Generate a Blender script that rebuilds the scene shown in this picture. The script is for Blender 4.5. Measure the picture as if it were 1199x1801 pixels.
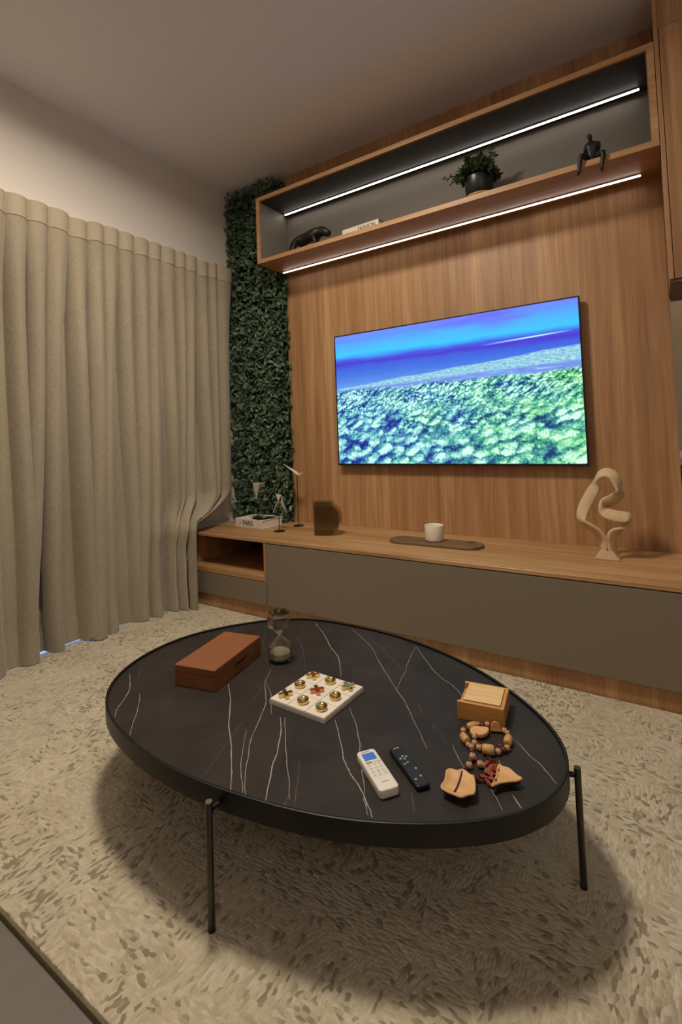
import bpy, bmesh, math, random
import numpy as np
from mathutils import Vector, Matrix, Euler
random.seed(7); rng = np.random.default_rng(7)
for o in list(bpy.data.objects): bpy.data.objects.remove(o)
SC = bpy.context.scene
COL = SC.collection
PI = math.pi

# ------------------------------------------------------------------ camera
W, H = 1199, 1801
FPX, PPX, PPY = 874.19, 594.33, 726.38
CAM = Vector((2.18332, -2.71550, 1.03329))
CR = Vector((0.83156221, 0.55421746, -0.03670554))
CU = Vector((0.05500939, -0.01641723, 0.99835086))
CF = Vector((-0.55270088, 0.83221, 0.04413911))
cd = bpy.data.cameras.new('camera'); cam = bpy.data.objects.new('camera', cd); COL.objects.link(cam)
cd.sensor_fit = 'HORIZONTAL'; cd.sensor_width = 36.0; cd.lens = FPX / W * 36.0
cd.shift_x = (W / 2 - PPX) / W; cd.shift_y = (PPY - H / 2) / W
cd.clip_start = .02; cd.clip_end = 60
m = Matrix.Identity(4)
for i in range(3):
    m[i][0] = CR[i]; m[i][1] = CU[i]; m[i][2] = -CF[i]; m[i][3] = CAM[i]
cam.matrix_world = m
SC.camera = cam

# ------------------------------------------------------------------ world, exposure, main lamps
SC.view_settings.view_transform = 'Standard'; SC.view_settings.look = 'None'
SC.view_settings.gamma = 1.0; SC.view_settings.use_curve_mapping = False
SC.view_settings.exposure = 0.15
wd = bpy.data.worlds.new('world'); SC.world = wd; wd.use_nodes = True
wd.node_tree.nodes['Background'].inputs[0].default_value = (.5, .42, .36, 1)
wd.node_tree.nodes['Background'].inputs[1].default_value = .02
LAMP_XY = (0.92, -1.56); LAMP_POWER = 40.0; LAMP_COL = (1.0, .91, .78)
LAMP2_XY = (0.14, -2.02); LAMP2_POWER = 3.5; FILL_UPLIGHT_POWER = 22.0  # the uplight is an added fill source out of view
LED_STRENGTH = 17.0
TV_STRENGTH = 1.0

def at(px, py, ax, val):
    """photo pixel -> the point where its ray meets the plane coordinate[ax] = val"""
    d = CF + CR * ((px - PPX) / FPX) - CU * ((py - PPY) / FPX)
    return CAM + d * ((val - CAM[ax]) / d[ax])

# ------------------------------------------------------------------ helpers
def lin(c):
    if isinstance(c, str):
        c = [int(c[i:i + 2], 16) / 255 for i in (0, 2, 4)]
    return tuple((v / 12.92 if v <= .04045 else ((v + .055) / 1.055) ** 2.4) for v in c) + (1.0,)

class NT:
    def __init__(self, name):
        self.m = bpy.data.materials.new(name); self.m.use_nodes = True
        self.t = self.m.node_tree; self.t.nodes.clear()
        self.out = self.t.nodes.new('ShaderNodeOutputMaterial')
    def n(self, typ, **kw):
        nd = self.t.nodes.new('ShaderNode' + typ)
        for k, v in kw.items(): setattr(nd, k, v)
        return nd
    def link(self, a, b): self.t.links.new(a, b)
    def setin(self, sock, v):
        if hasattr(v, 'is_linked') or hasattr(v, 'links'): self.link(v, sock)
        else: sock.default_value = v
    def math(self, op, a, b=0.0, c=None, clamp=False):
        nd = self.n('Math', operation=op, use_clamp=clamp)
        self.setin(nd.inputs[0], a); self.setin(nd.inputs[1], b)
        if c is not None: self.setin(nd.inputs[2], c)
        return nd.outputs[0]
    def coord(self, kind='Object', scale=(1, 1, 1), loc=(0, 0, 0), rot=(0, 0, 0)):
        tc = self.n('TexCoord'); mp = self.n('Mapping')
        mp.inputs['Scale'].default_value = scale; mp.inputs['Location'].default_value = loc; mp.inputs['Rotation'].default_value = rot
        self.link(tc.outputs[kind], mp.inputs['Vector']); return mp.outputs[0]
    def noise(self, vec, scale=5, detail=3, rough=.5, dist=0.0):
        nd = self.n('TexNoise'); self.link(vec, nd.inputs['Vector'])
        nd.inputs['Scale'].default_value = scale; nd.inputs['Detail'].default_value = detail
        nd.inputs['Roughness'].default_value = rough; nd.inputs['Distortion'].default_value = dist
        return nd.outputs['Fac']
    def voro(self, vec, scale=5, feature='F1', out='Distance'):
        nd = self.n('TexVoronoi', feature=feature); self.link(vec, nd.inputs['Vector'])
        nd.inputs['Scale'].default_value = scale; return nd.outputs[out]
    def ramp(self, fac, stops, interp='LINEAR'):
        nd = self.n('ValToRGB'); cr = nd.color_ramp; cr.interpolation = interp
        while len(cr.elements) > 1: cr.elements.remove(cr.elements[-1])
        for i, (p, c) in enumerate(stops):
            e = cr.elements[0] if i == 0 else cr.elements.new(p)
            e.position = p; e.color = c if len(c) == 4 else tuple(c) + (1,)
        self.link(fac, nd.inputs[0]); return nd.outputs[0]
    def rng(self, v, a, b, c=0.0, d=1.0):
        nd = self.n('MapRange'); nd.clamp = True
        self.setin(nd.inputs[0], v)
        for i, q in enumerate((a, b, c, d)): nd.inputs[i + 1].default_value = q
        return nd.outputs[0]
    def mix(self, fac, a, b, blend='MIX'):
        nd = self.n('Mix', data_type='RGBA', blend_type=blend)
        self.setin(nd.inputs[0], fac); self.setin(nd.inputs[6], a); self.setin(nd.inputs[7], b)
        return nd.outputs[2]
    def bump(self, h, strength=.3, dist=.01):
        nd = self.n('Bump'); nd.inputs['Strength'].default_value = strength; nd.inputs['Distance'].default_value = dist
        self.link(h, nd.inputs['Height']); return nd.outputs[0]
    def bsdf(self, col, rough=.5, metal=0.0, normal=None, **kw):
        b = self.n('BsdfPrincipled')
        self.setin(b.inputs['Base Color'], col); self.setin(b.inputs['Roughness'], rough); b.inputs['Metallic'].default_value = metal
        for k, v in kw.items(): self.setin(b.inputs[k.replace('_', ' ')], v)
        if normal is not None: self.link(normal, b.inputs['Normal'])
        self.link(b.outputs[0], self.out.inputs[0]); return b

def plain(name, col, rough=.5, metal=0.0, var=.12, scale=40, bump=0.0, bdist=.002, **kw):
    t = NT(name); c = lin(col); v = t.coord()
    f = t.noise(v, scale, 3)
    lo = tuple(x * (1 - var) for x in c[:3]) + (1,); hi = tuple(min(1, x * (1 + var)) for x in c[:3]) + (1,)
    nrm = t.bump(t.noise(v, scale * 2.5, 3), bump, bdist) if bump else None
    t.bsdf(t.ramp(f, [(.25, lo), (.75, hi)]), rough, metal, nrm, **kw)
    return t.m

def wood(name, cols, axis, rough=.5, along=1.0, across=26.0, off=(0, 0, 0), wide=5.0):
    """axis: grain direction 0/1/2"""
    t = NT(name)
    s = [across] * 3; s[axis] = along
    s2 = [wide] * 3; s2[axis] = .35
    v = t.coord('Object', s, off); v2 = t.coord('Object', s2, off)
    s3 = [across * 5] * 3; s3[axis] = along * 3
    g1 = t.noise(v, 1.0, 4, .6, .5)
    g2 = t.noise(v2, 1.0, 2, .5, .8)
    g3 = t.noise(t.coord('Object', s3, off), 1.0, 2, .6)
    f = t.math('ADD', t.math('MULTIPLY', g1, .45), t.math('ADD', t.math('MULTIPLY', g2, .35), t.math('MULTIPLY', g3, .2)))
    c = t.ramp(f, [(.36, lin(cols[0])), (.5, lin(cols[1])), (.63, lin(cols[2]))])
    t.bsdf(c, rough, 0.0, t.bump(g3, .12, .001))
    return t.m

def mesh(name, verts, faces, mat, parent=None, smooth=False):
    me = bpy.data.meshes.new(name); me.from_pydata([tuple(v) for v in verts], [], faces); me.update()
    if smooth:
        for p in me.polygons: p.use_smooth = True
    if mat: me.materials.append(mat)
    o = bpy.data.objects.new(name, me); COL.objects.link(o)
    if parent: o.parent = parent
    return o

def from_bm(name, bm, mat, parent=None, smooth=False):
    me = bpy.data.meshes.new(name); bm.to_mesh(me); bm.free()
    if smooth:
        for p in me.polygons: p.use_smooth = True
    if mat: me.materials.append(mat)
    o = bpy.data.objects.new(name, me); COL.objects.link(o)
    if parent: o.parent = parent
    return o

def box_bm(lo, hi, bevel=0.0, seg=2, bm=None):
    b = bmesh.new()
    r = bmesh.ops.create_cube(b, size=1.0)
    for v in b.verts:
        v.co = Vector([lo[i] + (v.co[i] + .5) * (hi[i] - lo[i]) for i in range(3)])
    if bevel: bmesh.ops.bevel(b, geom=b.edges[:], offset=bevel, segments=seg, affect='EDGES', profile=.5)
    if bm is None: return b
    me = bpy.data.meshes.new('tmp'); b.to_mesh(me); b.free(); bm.from_mesh(me); bpy.data.meshes.remove(me); return bm

def box(name, lo, hi, mat, parent=None, bevel=0.0, seg=2):
    return from_bm(name, box_bm(lo, hi, bevel, seg), mat, parent)

def thing(name, label, cat, loc=(0, 0, 0), rz=0.0, group=None):
    o = bpy.data.objects.new(name, None); COL.objects.link(o); o.location = loc; o.rotation_euler = (0, 0, rz); o.empty_display_size = .05
    return tag(o, label, cat, group)

def tag(o, label, cat, group=None, kind=None):
    o['label'] = label; o['category'] = cat
    if group: o['group'] = group
    if kind: o['kind'] = kind
    return o

def struct(o, label=None):
    o['kind'] = 'structure'
    if label: o['label'] = label
    return o

def lathe(name, prof, mat, parent=None, n=40, smooth=True, loc=(0, 0, 0)):
    vs, fs = [], []
    k = len(prof)
    for i in range(n):
        a = 2 * PI * i / n
        for r, z in prof: vs.append((loc[0] + r * math.cos(a), loc[1] + r * math.sin(a), loc[2] + z))
    for i in range(n):
        j = (i + 1) % n
        for q in range(k - 1): fs.append((i * k + q, j * k + q, j * k + q + 1, i * k + q + 1))
    o = mesh(name, vs, fs, mat, parent, smooth)
    bm = bmesh.new(); bm.from_mesh(o.data); bmesh.ops.remove_doubles(bm, verts=bm.verts, dist=1e-6); bmesh.ops.recalc_face_normals(bm, faces=bm.faces)
    bm.to_mesh(o.data); bm.free()
    return o

def sharp(o, ang=40):
    o.data.set_sharp_from_angle(angle=math.radians(ang)); return o

def catmull(pts, n=8, closed=False):
    P = [np.array(p, float) for p in pts]; out = []; k = len(P)
    for i in range(k if closed else k - 1):
        p0 = P[(i - 1) % k] if closed or i > 0 else 2 * P[0] - P[1]
        p1 = P[i]; p2 = P[(i + 1) % k]
        p3 = P[(i + 2) % k] if closed or i + 2 < k else 2 * P[-1] - P[-2]
        for j in range(n):
            t = j / n
            out.append(.5 * ((2 * p1) + (-p0 + p2) * t + (2 * p0 - 5 * p1 + 4 * p2 - p3) * t * t + (-p0 + 3 * p1 - 3 * p2 + p3) * t ** 3))
    if not closed: out.append(P[-1])
    return out

def tube_geo(pts, rad, n=10, cap=True):
    vs, fs = [], []
    P = [Vector(p) for p in pts]
    up = Vector((0, 0, 1))
    prev = None
    for i, p in enumerate(P):
        d = (P[min(i + 1, len(P) - 1)] - P[max(i - 1, 0)]).normalized()
        a = d.cross(up if abs(d.z) < .95 else Vector((1, 0, 0))).normalized() if prev is None else (prev - d * prev.dot(d)).normalized()
        prev = a; b = d.cross(a)
        r = rad[i] if hasattr(rad, '__len__') else rad
        for k in range(n):
            t = 2 * PI * k / n; vs.append(p + a * (r * math.cos(t)) + b * (r * math.sin(t)))
    for i in range(len(P) - 1):
        for k in range(n):
            q = (k + 1) % n; fs.append((i * n + k, i * n + q, (i + 1) * n + q, (i + 1) * n + k))
    if cap:
        fs.append(tuple(range(n - 1, -1, -1))); fs.append(tuple((len(P) - 1) * n + k for k in range(n)))
    return vs, fs

def tube(name, pts, rad, mat, parent=None, n=10, smooth=True):
    v, f = tube_geo(pts, rad, n); o = mesh(name, v, f, mat, parent, smooth); return sharp(o, 50)

def prism(name, outline, z0, z1, mat, parent=None, bevel=0.0, seg=2, smooth=False):
    bm = bmesh.new()
    lo = [bm.verts.new((p[0], p[1], z0)) for p in outline]; hi = [bm.verts.new((p[0], p[1], z1)) for p in outline]
    k = len(outline)
    bm.faces.new(lo[::-1]); top = bm.faces.new(hi)
    for i in range(k): bm.faces.new((lo[i], lo[(i + 1) % k], hi[(i + 1) % k], hi[i]))
    bmesh.ops.recalc_face_normals(bm, faces=bm.faces)
    if bevel: bmesh.ops.bevel(bm, geom=[e for e in bm.edges if e.calc_face_angle(0) > .8], offset=bevel, segments=seg, affect='EDGES', profile=.5)
    o = from_bm(name, bm, mat, parent, smooth)
    return sharp(o, 35) if smooth else o

def text(name, body, size, mat, parent, mtx, extrude=.0003, bold=0.0, sx=1.0):
    cu = bpy.data.curves.new(name, 'FONT'); cu.body = body; cu.size = size; cu.extrude = extrude; cu.align_x = 'CENTER'; cu.align_y = 'CENTER'
    cu.offset = bold; cu.resolution_u = 3
    t = bpy.data.objects.new('tmp', cu); COL.objects.link(t)
    bpy.context.view_layer.update()
    me = bpy.data.meshes.new_from_object(t.evaluated_get(bpy.context.evaluated_depsgraph_get()))
    bpy.data.objects.remove(t); bpy.data.curves.remove(cu)
    me.transform(Matrix.Diagonal((sx, 1, 1, 1))); me.transform(mtx); me.materials.clear(); me.materials.append(mat)
    o = bpy.data.objects.new(name, me); COL.objects.link(o); o.parent = parent
    return o

def frame(o, x, y):
    """matrix whose local X is x, local Y is y (3D vectors) placed at o"""
    x = Vector(x).normalized(); y = Vector(y).normalized(); z = x.cross(y)
    mm = Matrix.Identity(4)
    for i in range(3): mm[i][0] = x[i]; mm[i][1] = y[i]; mm[i][2] = z[i]; mm[i][3] = o[i]
    return mm

def skin(name, verts, edges, radii, mat, parent=None, levels=2):
    me = bpy.data.meshes.new(name); me.from_pydata(verts, edges, []); me.update()
    o = bpy.data.objects.new('tmp', me); COL.objects.link(o)
    sk = o.modifiers.new('s', 'SKIN'); sk.branch_smoothing = .6
    for i, r in enumerate(radii):
        rr = r if hasattr(r, '__len__') else (r, r)
        me.skin_vertices[0].data[i].radius = rr
    me.skin_vertices[0].data[0].use_root = True
    sb = o.modifiers.new('b', 'SUBSURF'); sb.levels = levels
    bpy.context.view_layer.update()
    m2 = bpy.data.meshes.new_from_object(o.evaluated_get(bpy.context.evaluated_depsgraph_get()))
    bpy.data.objects.remove(o)
    for p in m2.polygons: p.use_smooth = True
    m2.materials.clear(); m2.materials.append(mat)
    r = bpy.data.objects.new(name, m2); COL.objects.link(r)
    if parent: r.parent = parent
    return r

# ------------------------------------------------------------------ materials
WOODC = ('8C623F', 'A77B51', 'BF9468')
M = {}
M['wood_v'] = wood('oak_vertical', WOODC, 2, .48)
M['wood_h'] = wood('oak_horizontal', ('8E643E', 'A87E52', 'BE9668'), 0, .42)
M['wood_s'] = wood('oak_shelf', ('8E5C36', 'A87446', 'BC8A58'), 0, .5, 1.5, 30)
M['wood_edge'] = wood('oak_edge', ('9C7148', 'B3875A', 'C59C6C'), 0, .5, 2, 40)
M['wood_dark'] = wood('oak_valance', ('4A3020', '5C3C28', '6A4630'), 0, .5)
M['taupe'] = plain('taupe_laminate', '776A58', .62, var=.05, scale=260, bump=.08, bdist=.0005)
M['grey_lin'] = plain('grey_shelf_lining', '6E675C', .6, var=.06, scale=150)
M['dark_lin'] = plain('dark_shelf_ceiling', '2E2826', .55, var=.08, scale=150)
M['paint'] = plain('wall_paint', 'DDD3C6', .85, var=.03, scale=60, bump=.05, bdist=.001)
M['ceil'] = plain('ceiling_paint', 'EEE7E6', .9, var=.03, scale=50, bump=.04, bdist=.001)
M['kitchen_wall'] = plain('kitchen_tile', 'B8AA92', .5, var=.05, scale=8)
M['floor'] = plain('floor_porcelain', '70665E', .5, var=.08, scale=22)
M['black_metal'] = plain('black_metal', '100D0A', .42, .3, var=.15, scale=60)
M['gun_metal'] = plain('gunmetal_leg', '4A463F', .35, .8, var=.15, scale=60)
M['chrome'] = plain('brushed_steel', 'B0AAA0', .3, 1.0, var=.1, scale=80)
M['alu'] = plain('led_profile', 'C8C4BE', .4, .6, var=.05, scale=80)
M['black_plastic'] = plain('black_plastic', '0B0A0A', .38, 0, var=.2, scale=60)
M['white_plastic'] = plain('white_plastic', 'DDD5C8', .4, 0, var=.03, scale=50)
M['grey_print'] = plain('grey_print', '9A9285', .5)
M['dark_print'] = plain('dark_print', '2B2620', .6)
M['paper'] = plain('book_paper', 'D8CCB8', .75, var=.05, scale=40)
M['cover_white'] = plain('book_cover_white', 'D5C9B6', .6, var=.04, scale=20)
M['cover_black'] = plain('book_cover_black', '1B211D', .5, var=.2, scale=20)
M['leather'] = plain('brown_leather', '7E4A26', .55, var=.12, scale=30, bump=.15, bdist=.001)
M['leather_dark'] = plain('brown_leather_seam', '3A1D11', .55, var=.12, scale=30)
M['gold'] = plain('polished_gold', 'D8BC7E', .16, 1.0, var=.08, scale=90)
M['copper'] = plain('polished_copper', 'D08A62', .16, 1.0, var=.08, scale=90)
M['white_marble'] = plain('white_marble', 'DDD3C2', .38, var=.06, scale=16)
M['groove'] = plain('marble_groove', '8F8778', .7)
M['sand'] = plain('hourglass_sand', 'CDBFAC', .9, var=.08, scale=300)
M['sculpt'] = plain('carved_ribbon', 'C7A981', .7, var=.06, scale=50, bump=.1, bdist=.001)
M['ceramic'] = plain('candle_ceramic', 'DCCFBC', .6, var=.07, scale=120)
M['wax'] = plain('candle_wax', 'C9BFAE', .5, var=.04)
M['bark'] = wood('dark_rustic_wood', ('4A351F', '6E5232', '84663F'), 0, .6, 3, 40)
M['box_wood'] = wood('pine_box', ('A8703A', 'C08848', 'CE9A5C'), 0, .5, 4, 60)
M['lid_wood'] = wood('pine_lid', ('CFA56A', 'DDB67E', 'E4C28E'), 0, .5, 4, 60)
M['bead_big'] = wood('barrel_bead_wood', ('A87C42', 'C09456', 'CDA56A'), 0, .45, 20, 160)
M['bead_small'] = plain('pale_bead_wood', 'B98C66', .42, var=.1, scale=90)
M['bead_red'] = plain('dark_red_bead', '5A2A20', .4, var=.12, scale=90)
M['pod'] = wood('seed_pod_inside', ('C08E58', 'D0A068', 'DCB07C'), 0, .6, 12, 90)
M['pod_dark'] = plain('seed_pod_shell', '33200F', .7, var=.2, scale=70, bump=.3)
M['red_petal'] = plain('dried_red_petal', '8A3A1E', .7, var=.25, scale=80)
M['black_cast'] = plain('black_cast_resin', '100D0B', .5, var=.2, scale=60, bump=.15)
M['pot'] = plain('black_pot', '15171A', .35, var=.1, scale=30)
M['soil'] = plain('soil', '1B140D', .9, var=.2, scale=200)
M['plant'] = plain('fern_green', '2E3F1E', .6, var=.35, scale=60)
M['bird'] = plain('white_folded_metal', 'C9BDA6', .55, var=.05, scale=30)
M['rod'] = plain('dark_bronze_rod', '2A1A12', .4, .5, var=.1)
M['heading'] = plain('curtain_heading', 'A89A82', .9, var=.06, scale=90)
M['sheer'] = plain('white_lining', 'CFC5B4', .95, var=.04, scale=50)
M['lampdiff'] = None

def cloth():
    t = NT('linen_curtain')
    v1 = t.coord('Object', (30, 260, 40)); v2 = t.coord('Object', (30, 60, 600)); v3 = t.coord('Object', (2, 2, .6))
    a = t.noise(v1, 1, 2); b = t.noise(v2, 1, 2); c = t.noise(v3, 3, 2)
    f = t.math('ADD', t.math('MULTIPLY', a, .35), t.math('ADD', t.math('MULTIPLY', b, .35), t.math('MULTIPLY', c, .3)))
    col = t.ramp(f, [(.35, lin('8A7D68')), (.65, lin('A6987F'))])
    t.bsdf(col, .95, 0, t.bump(t.math('ADD', a, b), .15, .001), Sheen_Weight=.2)
    return t.m
M['cloth'] = cloth()

def rug_mat():
    t = NT('woven_rug')
    xy = t.coord('Object')
    def strokes(sx, sy, off):
        warp = t.n('VectorMath', operation='ADD'); nz = t.n('TexNoise'); t.link(xy, nz.inputs['Vector']); nz.inputs['Scale'].default_value = 30
        sc_ = t.n('VectorMath', operation='SCALE'); t.link(nz.outputs['Color'], sc_.inputs[0]); sc_.inputs[3].default_value = .006
        t.link(xy, warp.inputs[0]); t.link(sc_.outputs[0], warp.inputs[1])
        mp = t.n('Mapping'); mp.inputs['Scale'].default_value = (sx, sy, 1); mp.inputs['Location'].default_value = off; t.link(warp.outputs[0], mp.inputs['Vector'])
        vo = t.n('TexVoronoi', voronoi_dimensions='2D', distance='MINKOWSKI'); vo.inputs['Exponent'].default_value = 3.0; vo.inputs['Scale'].default_value = 1.0
        t.link(mp.outputs[0], vo.inputs['Vector'])
        sp = t.n('SeparateColor'); t.link(vo.outputs['Color'], sp.inputs[0])
        return sp.outputs[0], vo.outputs['Distance']
    A, dA = strokes(62, 140, (0, 0, 0)); B, dB = strokes(140, 62, (3, 7, 0))
    pick = t.rng(t.noise(xy, 6.5, 2), .47, .53)
    dash = t.mix(pick, A, B); dist = t.mix(pick, dA, dB)
    where = t.rng(t.noise(t.coord('Object', (1, 1, 1), (5, 2, 0)), 3.8, 4, .65), .40, .68)
    d = t.rng(t.math('SUBTRACT', t.math('ADD', .03, t.math('MULTIPLY', where, .44)), dash), 0.0, .12)
    base = t.ramp(t.noise(xy, 5.5, 4, .6), [(.32, lin('A09378')), (.5, lin('BAAB8E')), (.68, lin('CABCA0'))])
    cross = t.ramp(dash, [(.0, lin('A4967A')), (.5, lin('BCAE91')), (1.0, lin('D2C6AE'))])
    base = t.mix(.6, base, cross)
    col = t.mix(t.math('MULTIPLY', d, .60), base, lin('70604A'))
    fine = t.noise(xy, 420, 2)
    h = t.math('ADD', t.math('MULTIPLY', dist, -.9), t.math('ADD', t.math('MULTIPLY', fine, .25), t.math('MULTIPLY', dash, .5)))
    t.bsdf(col, .97, 0, t.bump(h, .62, .007), Sheen_Weight=.1)
    return t.m
M['rug'] = rug_mat()
M['rug_edge'] = plain('rug_binding', '6C6144', .95, var=.12, scale=200, bump=.3)

def marble():
    t = NT('dark_marble')
    v = t.coord('Object')
    f = t.noise(v, 6, 5, .6, .4)
    col = t.ramp(f, [(.3, lin('25201C')), (.7, lin('352D27'))])
    t.bsdf(col, t.rng(t.noise(v, 30, 2), .3, .7, .48, .56), 0, t.bump(t.noise(v, 300, 2), .04, .0005), Specular_IOR_Level=.22)
    return t.m
M['marble'] = marble()
M['vein'] = plain('marble_vein', '9A9082', .5, var=.25, scale=70)
M['vein_dim'] = plain('marble_vein_faint', '665D54', .5, var=.25, scale=70)

def leaf_mat():
    t = NT('ivy_leaf')
    v = t.coord('Object')
    g = t.n('NewGeometry')
    f = t.math('ADD', t.math('MULTIPLY', t.noise(v, 9, 3), .6), t.math('MULTIPLY', g.outputs['Random Per Island'], .4))
    col = t.ramp(f, [(.25, lin('2A3E2E')), (.5, lin('465C44')), (.75, lin('6E7F5C'))])
    t.bsdf(col, .5, 0, None, Specular_IOR_Level=.35)
    return t.m
M['leaf'] = leaf_mat()
M['leaf_back'] = plain('garden_backing', '101A12', .9, var=.2, scale=50)

def glass(name, col, rough=.0, refl=1.0):
    """thin clear wall: tinted see-through plus mirror reflection growing at grazing angles"""
    t = NT(name); v = t.coord()
    c = lin(col); lo = tuple(x * .94 for x in c[:3]) + (1,)
    tr = t.n('BsdfTransparent'); t.link(t.ramp(t.noise(v, 12, 2), [(.3, lo), (.7, c)]), tr.inputs[0])
    gl = t.n('BsdfGlossy'); gl.inputs['Roughness'].default_value = rough
    lw_ = t.n('LayerWeight'); lw_.inputs[0].default_value = .5; fr = t.math('ADD', .045, t.math('MULTIPLY', t.math('POWER', lw_.outputs['Facing'], 3.0), .7))
    mx = t.n('MixShader'); t.link(t.math('MULTIPLY', fr, refl, clamp=True), mx.inputs[0]); t.link(tr.outputs[0], mx.inputs[1]); t.link(gl.outputs[0], mx.inputs[2])
    t.link(mx.outputs[0], t.out.inputs[0]); return t.m
M['glass'] = glass('clear_glass', 'FAF9F6', .01, 2.1)
M['olive_glass'] = glass('olive_glass', 'DAD4B8', .03, 1.6)

def emit(name, col, strength):
    t = NT(name); v = t.coord()
    e = t.n('Emission'); t.link(t.ramp(t.noise(v, 4, 1), [(.2, tuple(x * .98 for x in col[:3]) + (1,)), (.8, col)]), e.inputs[0]); e.inputs[1].default_value = strength
    t.link(e.outputs[0], t.out.inputs[0]); return t.m
M['led'] = emit('led_diffuser', (1, .93, .84, 1), LED_STRENGTH)
M['lampdiff'] = emit('lamp_diffuser', (1, .78, .52, 1), 2.0)
M['lcd'] = emit('blue_lcd', lin('6088D4'), .6)

def screen_mat():
    t = NT('tv_picture')
    tc = t.n('TexCoord'); sp = t.n('SeparateXYZ'); t.link(tc.outputs['UV'], sp.inputs[0])
    u, v = sp.outputs[0], sp.outputs[1]
    def vec(a, b):
        c = t.n('CombineXYZ'); t.setin(c.inputs[0], a); t.setin(c.inputs[1], b); return c.outputs[0]
    uv = vec(u, v)
    wob = t.noise(vec(t.math('MULTIPLY', u, 3), t.math('MULTIPLY', v, 9)), 1.6, 3)
    vv = t.math('ADD', v, t.math('MULTIPLY', t.math('SUBTRACT', wob, .5), .05))
    # sky and sea
    skyA = t.ramp(vv, [(.55, lin('6AA0F0')), (.68, lin('3F74DC')), (.745, lin('3A5BD8')), (.775, lin('4632C8')), (.80, lin('3E55E0')), (.845, lin('37C2FF')), (.90, lin('46B0FF')), (.96, lin('5590FF')), (1.0, lin('6E86FF'))])
    haze = t.rng(t.noise(vec(t.math('MULTIPLY', u, 2.0), t.math('MULTIPLY', v, 6)), 1.5, 2), .45, .7)
    purple = t.math('MULTIPLY', haze, t.math('MULTIPLY', t.rng(v, .86, .95), t.rng(u, .35, .7)))
    sky = t.mix(purple, skyA, lin('6A48F0'))
    streak = t.math('MULTIPLY', t.rng(t.math('ABSOLUTE', t.math('SUBTRACT', v, t.math('ADD', .735, t.math('MULTIPLY', u, .075)))), .007, .001), t.math('MULTIPLY', t.rng(u, .66, .82), t.rng(u, .98, .88)))
    sky = t.mix(streak, sky, lin('C8F4FF'))
    # forest in perspective
    den = t.math('SUBTRACT', .80, v)
    px_ = t.math('DIVIDE', t.math('SUBTRACT', u, .5), den); py_ = t.math('MULTIPLY', t.math('LOGARITHM', den, 2.718), -.62)
    pv = vec(px_, t.math('MULTIPLY', py_, 1.0))
    ux = t.math('MULTIPLY', u, 1.76)
    wn = t.noise(vec(ux, v), 11, 4, .65)
    def cells(sc, ox, oy):
        nd = t.n('TexVoronoi', feature='SMOOTH_F1')
        t.link(vec(t.math('ADD', t.math('ADD', ux, ox), t.math('MULTIPLY', wn, .16)), t.math('ADD', t.math('MULTIPLY', t.math('ADD', v, oy), 1.25), t.math('MULTIPLY', wn, .16))), nd.inputs['Vector'])
        nd.inputs['Scale'].default_value = sc; nd.inputs['Smoothness'].default_value = .2
        return nd.outputs['Distance']
    def layer(sc):
        dd = cells(sc, 0, 0); o_ = .16 / sc
        sh_ = t.math('SUBTRACT', cells(sc, -o_ * .7, o_), dd)
        q = t.math('SUBTRACT', .92, t.math('MULTIPLY', dd, .85))
        return t.math('SUBTRACT', q, t.math('MULTIPLY', sh_, 2.2))
    def fmix(f, a, b_): return t.math('ADD', t.math('MULTIPLY', a, t.math('SUBTRACT', 1.0, f)), t.math('MULTIPLY', b_, f))
    lum = fmix(t.rng(v, .16, .26), layer(13), layer(20)); lum = fmix(t.rng(v, .32, .44), lum, layer(36))
    fine = t.noise(vec(ux, v), 60, 3, .7)
    big = t.noise(vec(ux, t.math('MULTIPLY', v, 2.2)), 5.0, 3, .6)
    lum = t.math('ADD', lum, t.math('ADD', t.math('MULTIPLY', t.math('SUBTRACT', fine, .5), 1.3), t.math('MULTIPLY', t.math('SUBTRACT', big, .46), 1.5)))
    blue = t.ramp(lum, [(.05, lin('12248C')), (.25, lin('2A5AA0')), (.48, lin('4C9AB4')), (.7, lin('8AD8D8')), (.95, lin('D0F8F4'))])
    green = t.ramp(lum, [(.05, lin('14404E')), (.25, lin('2E8A6A')), (.48, lin('5CC078')), (.7, lin('98E896')), (.95, lin('D4FADC'))])
    gm = t.rng(t.math('ADD', t.math('MULTIPLY', u, .6), t.math('MULTIPLY', t.noise(uv, 5, 3), 1.1)), .68, 1.3)
    forest = t.mix(gm, blue, green)
    # pale plain between the trees and the sea, upper right
    edge1 = t.math('ADD', t.math('ADD', .56, t.math('MULTIPLY', u, .02)), t.math('MULTIPLY', t.math('SUBTRACT', wob, .5), .08))
    plainc = t.ramp(t.noise(vec(t.math('MULTIPLY', u, 8), t.math('MULTIPLY', v, 60)), 1.5, 4, .7), [(.3, lin('5A74D8')), (.55, lin('7C9CE8')), (.75, lin('A8D8EC'))])
    far = t.ramp(t.noise(vec(t.math('MULTIPLY', u, 30), t.math('MULTIPLY', v, 60)), 2.0, 4, .7), [(.3, lin('4A86C8')), (.5, lin('8CC8DC')), (.7, lin('CDF2EC'))])
    shore = t.math('ADD', t.math('ADD', .585, t.math('MULTIPLY', u, .13)), t.math('MULTIPLY', t.math('SUBTRACT', wob, .5), .05))
    farlow = t.math('ADD', .57, t.math('MULTIPLY', u, .055))
    land = t.mix(t.rng(t.math('SUBTRACT', v, farlow), -.006, .008), plainc, far)
    pic = t.mix(t.rng(t.math('SUBTRACT', v, shore), -.004, .006), land, sky)
    pic = t.mix(t.rng(t.math('SUBTRACT', edge1, v), -.01, .012), pic, forest)
    b = t.n('BsdfPrincipled'); b.inputs['Base Color'].default_value = (.01, .01, .01, 1); b.inputs['Roughness'].default_value = .25
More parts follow.
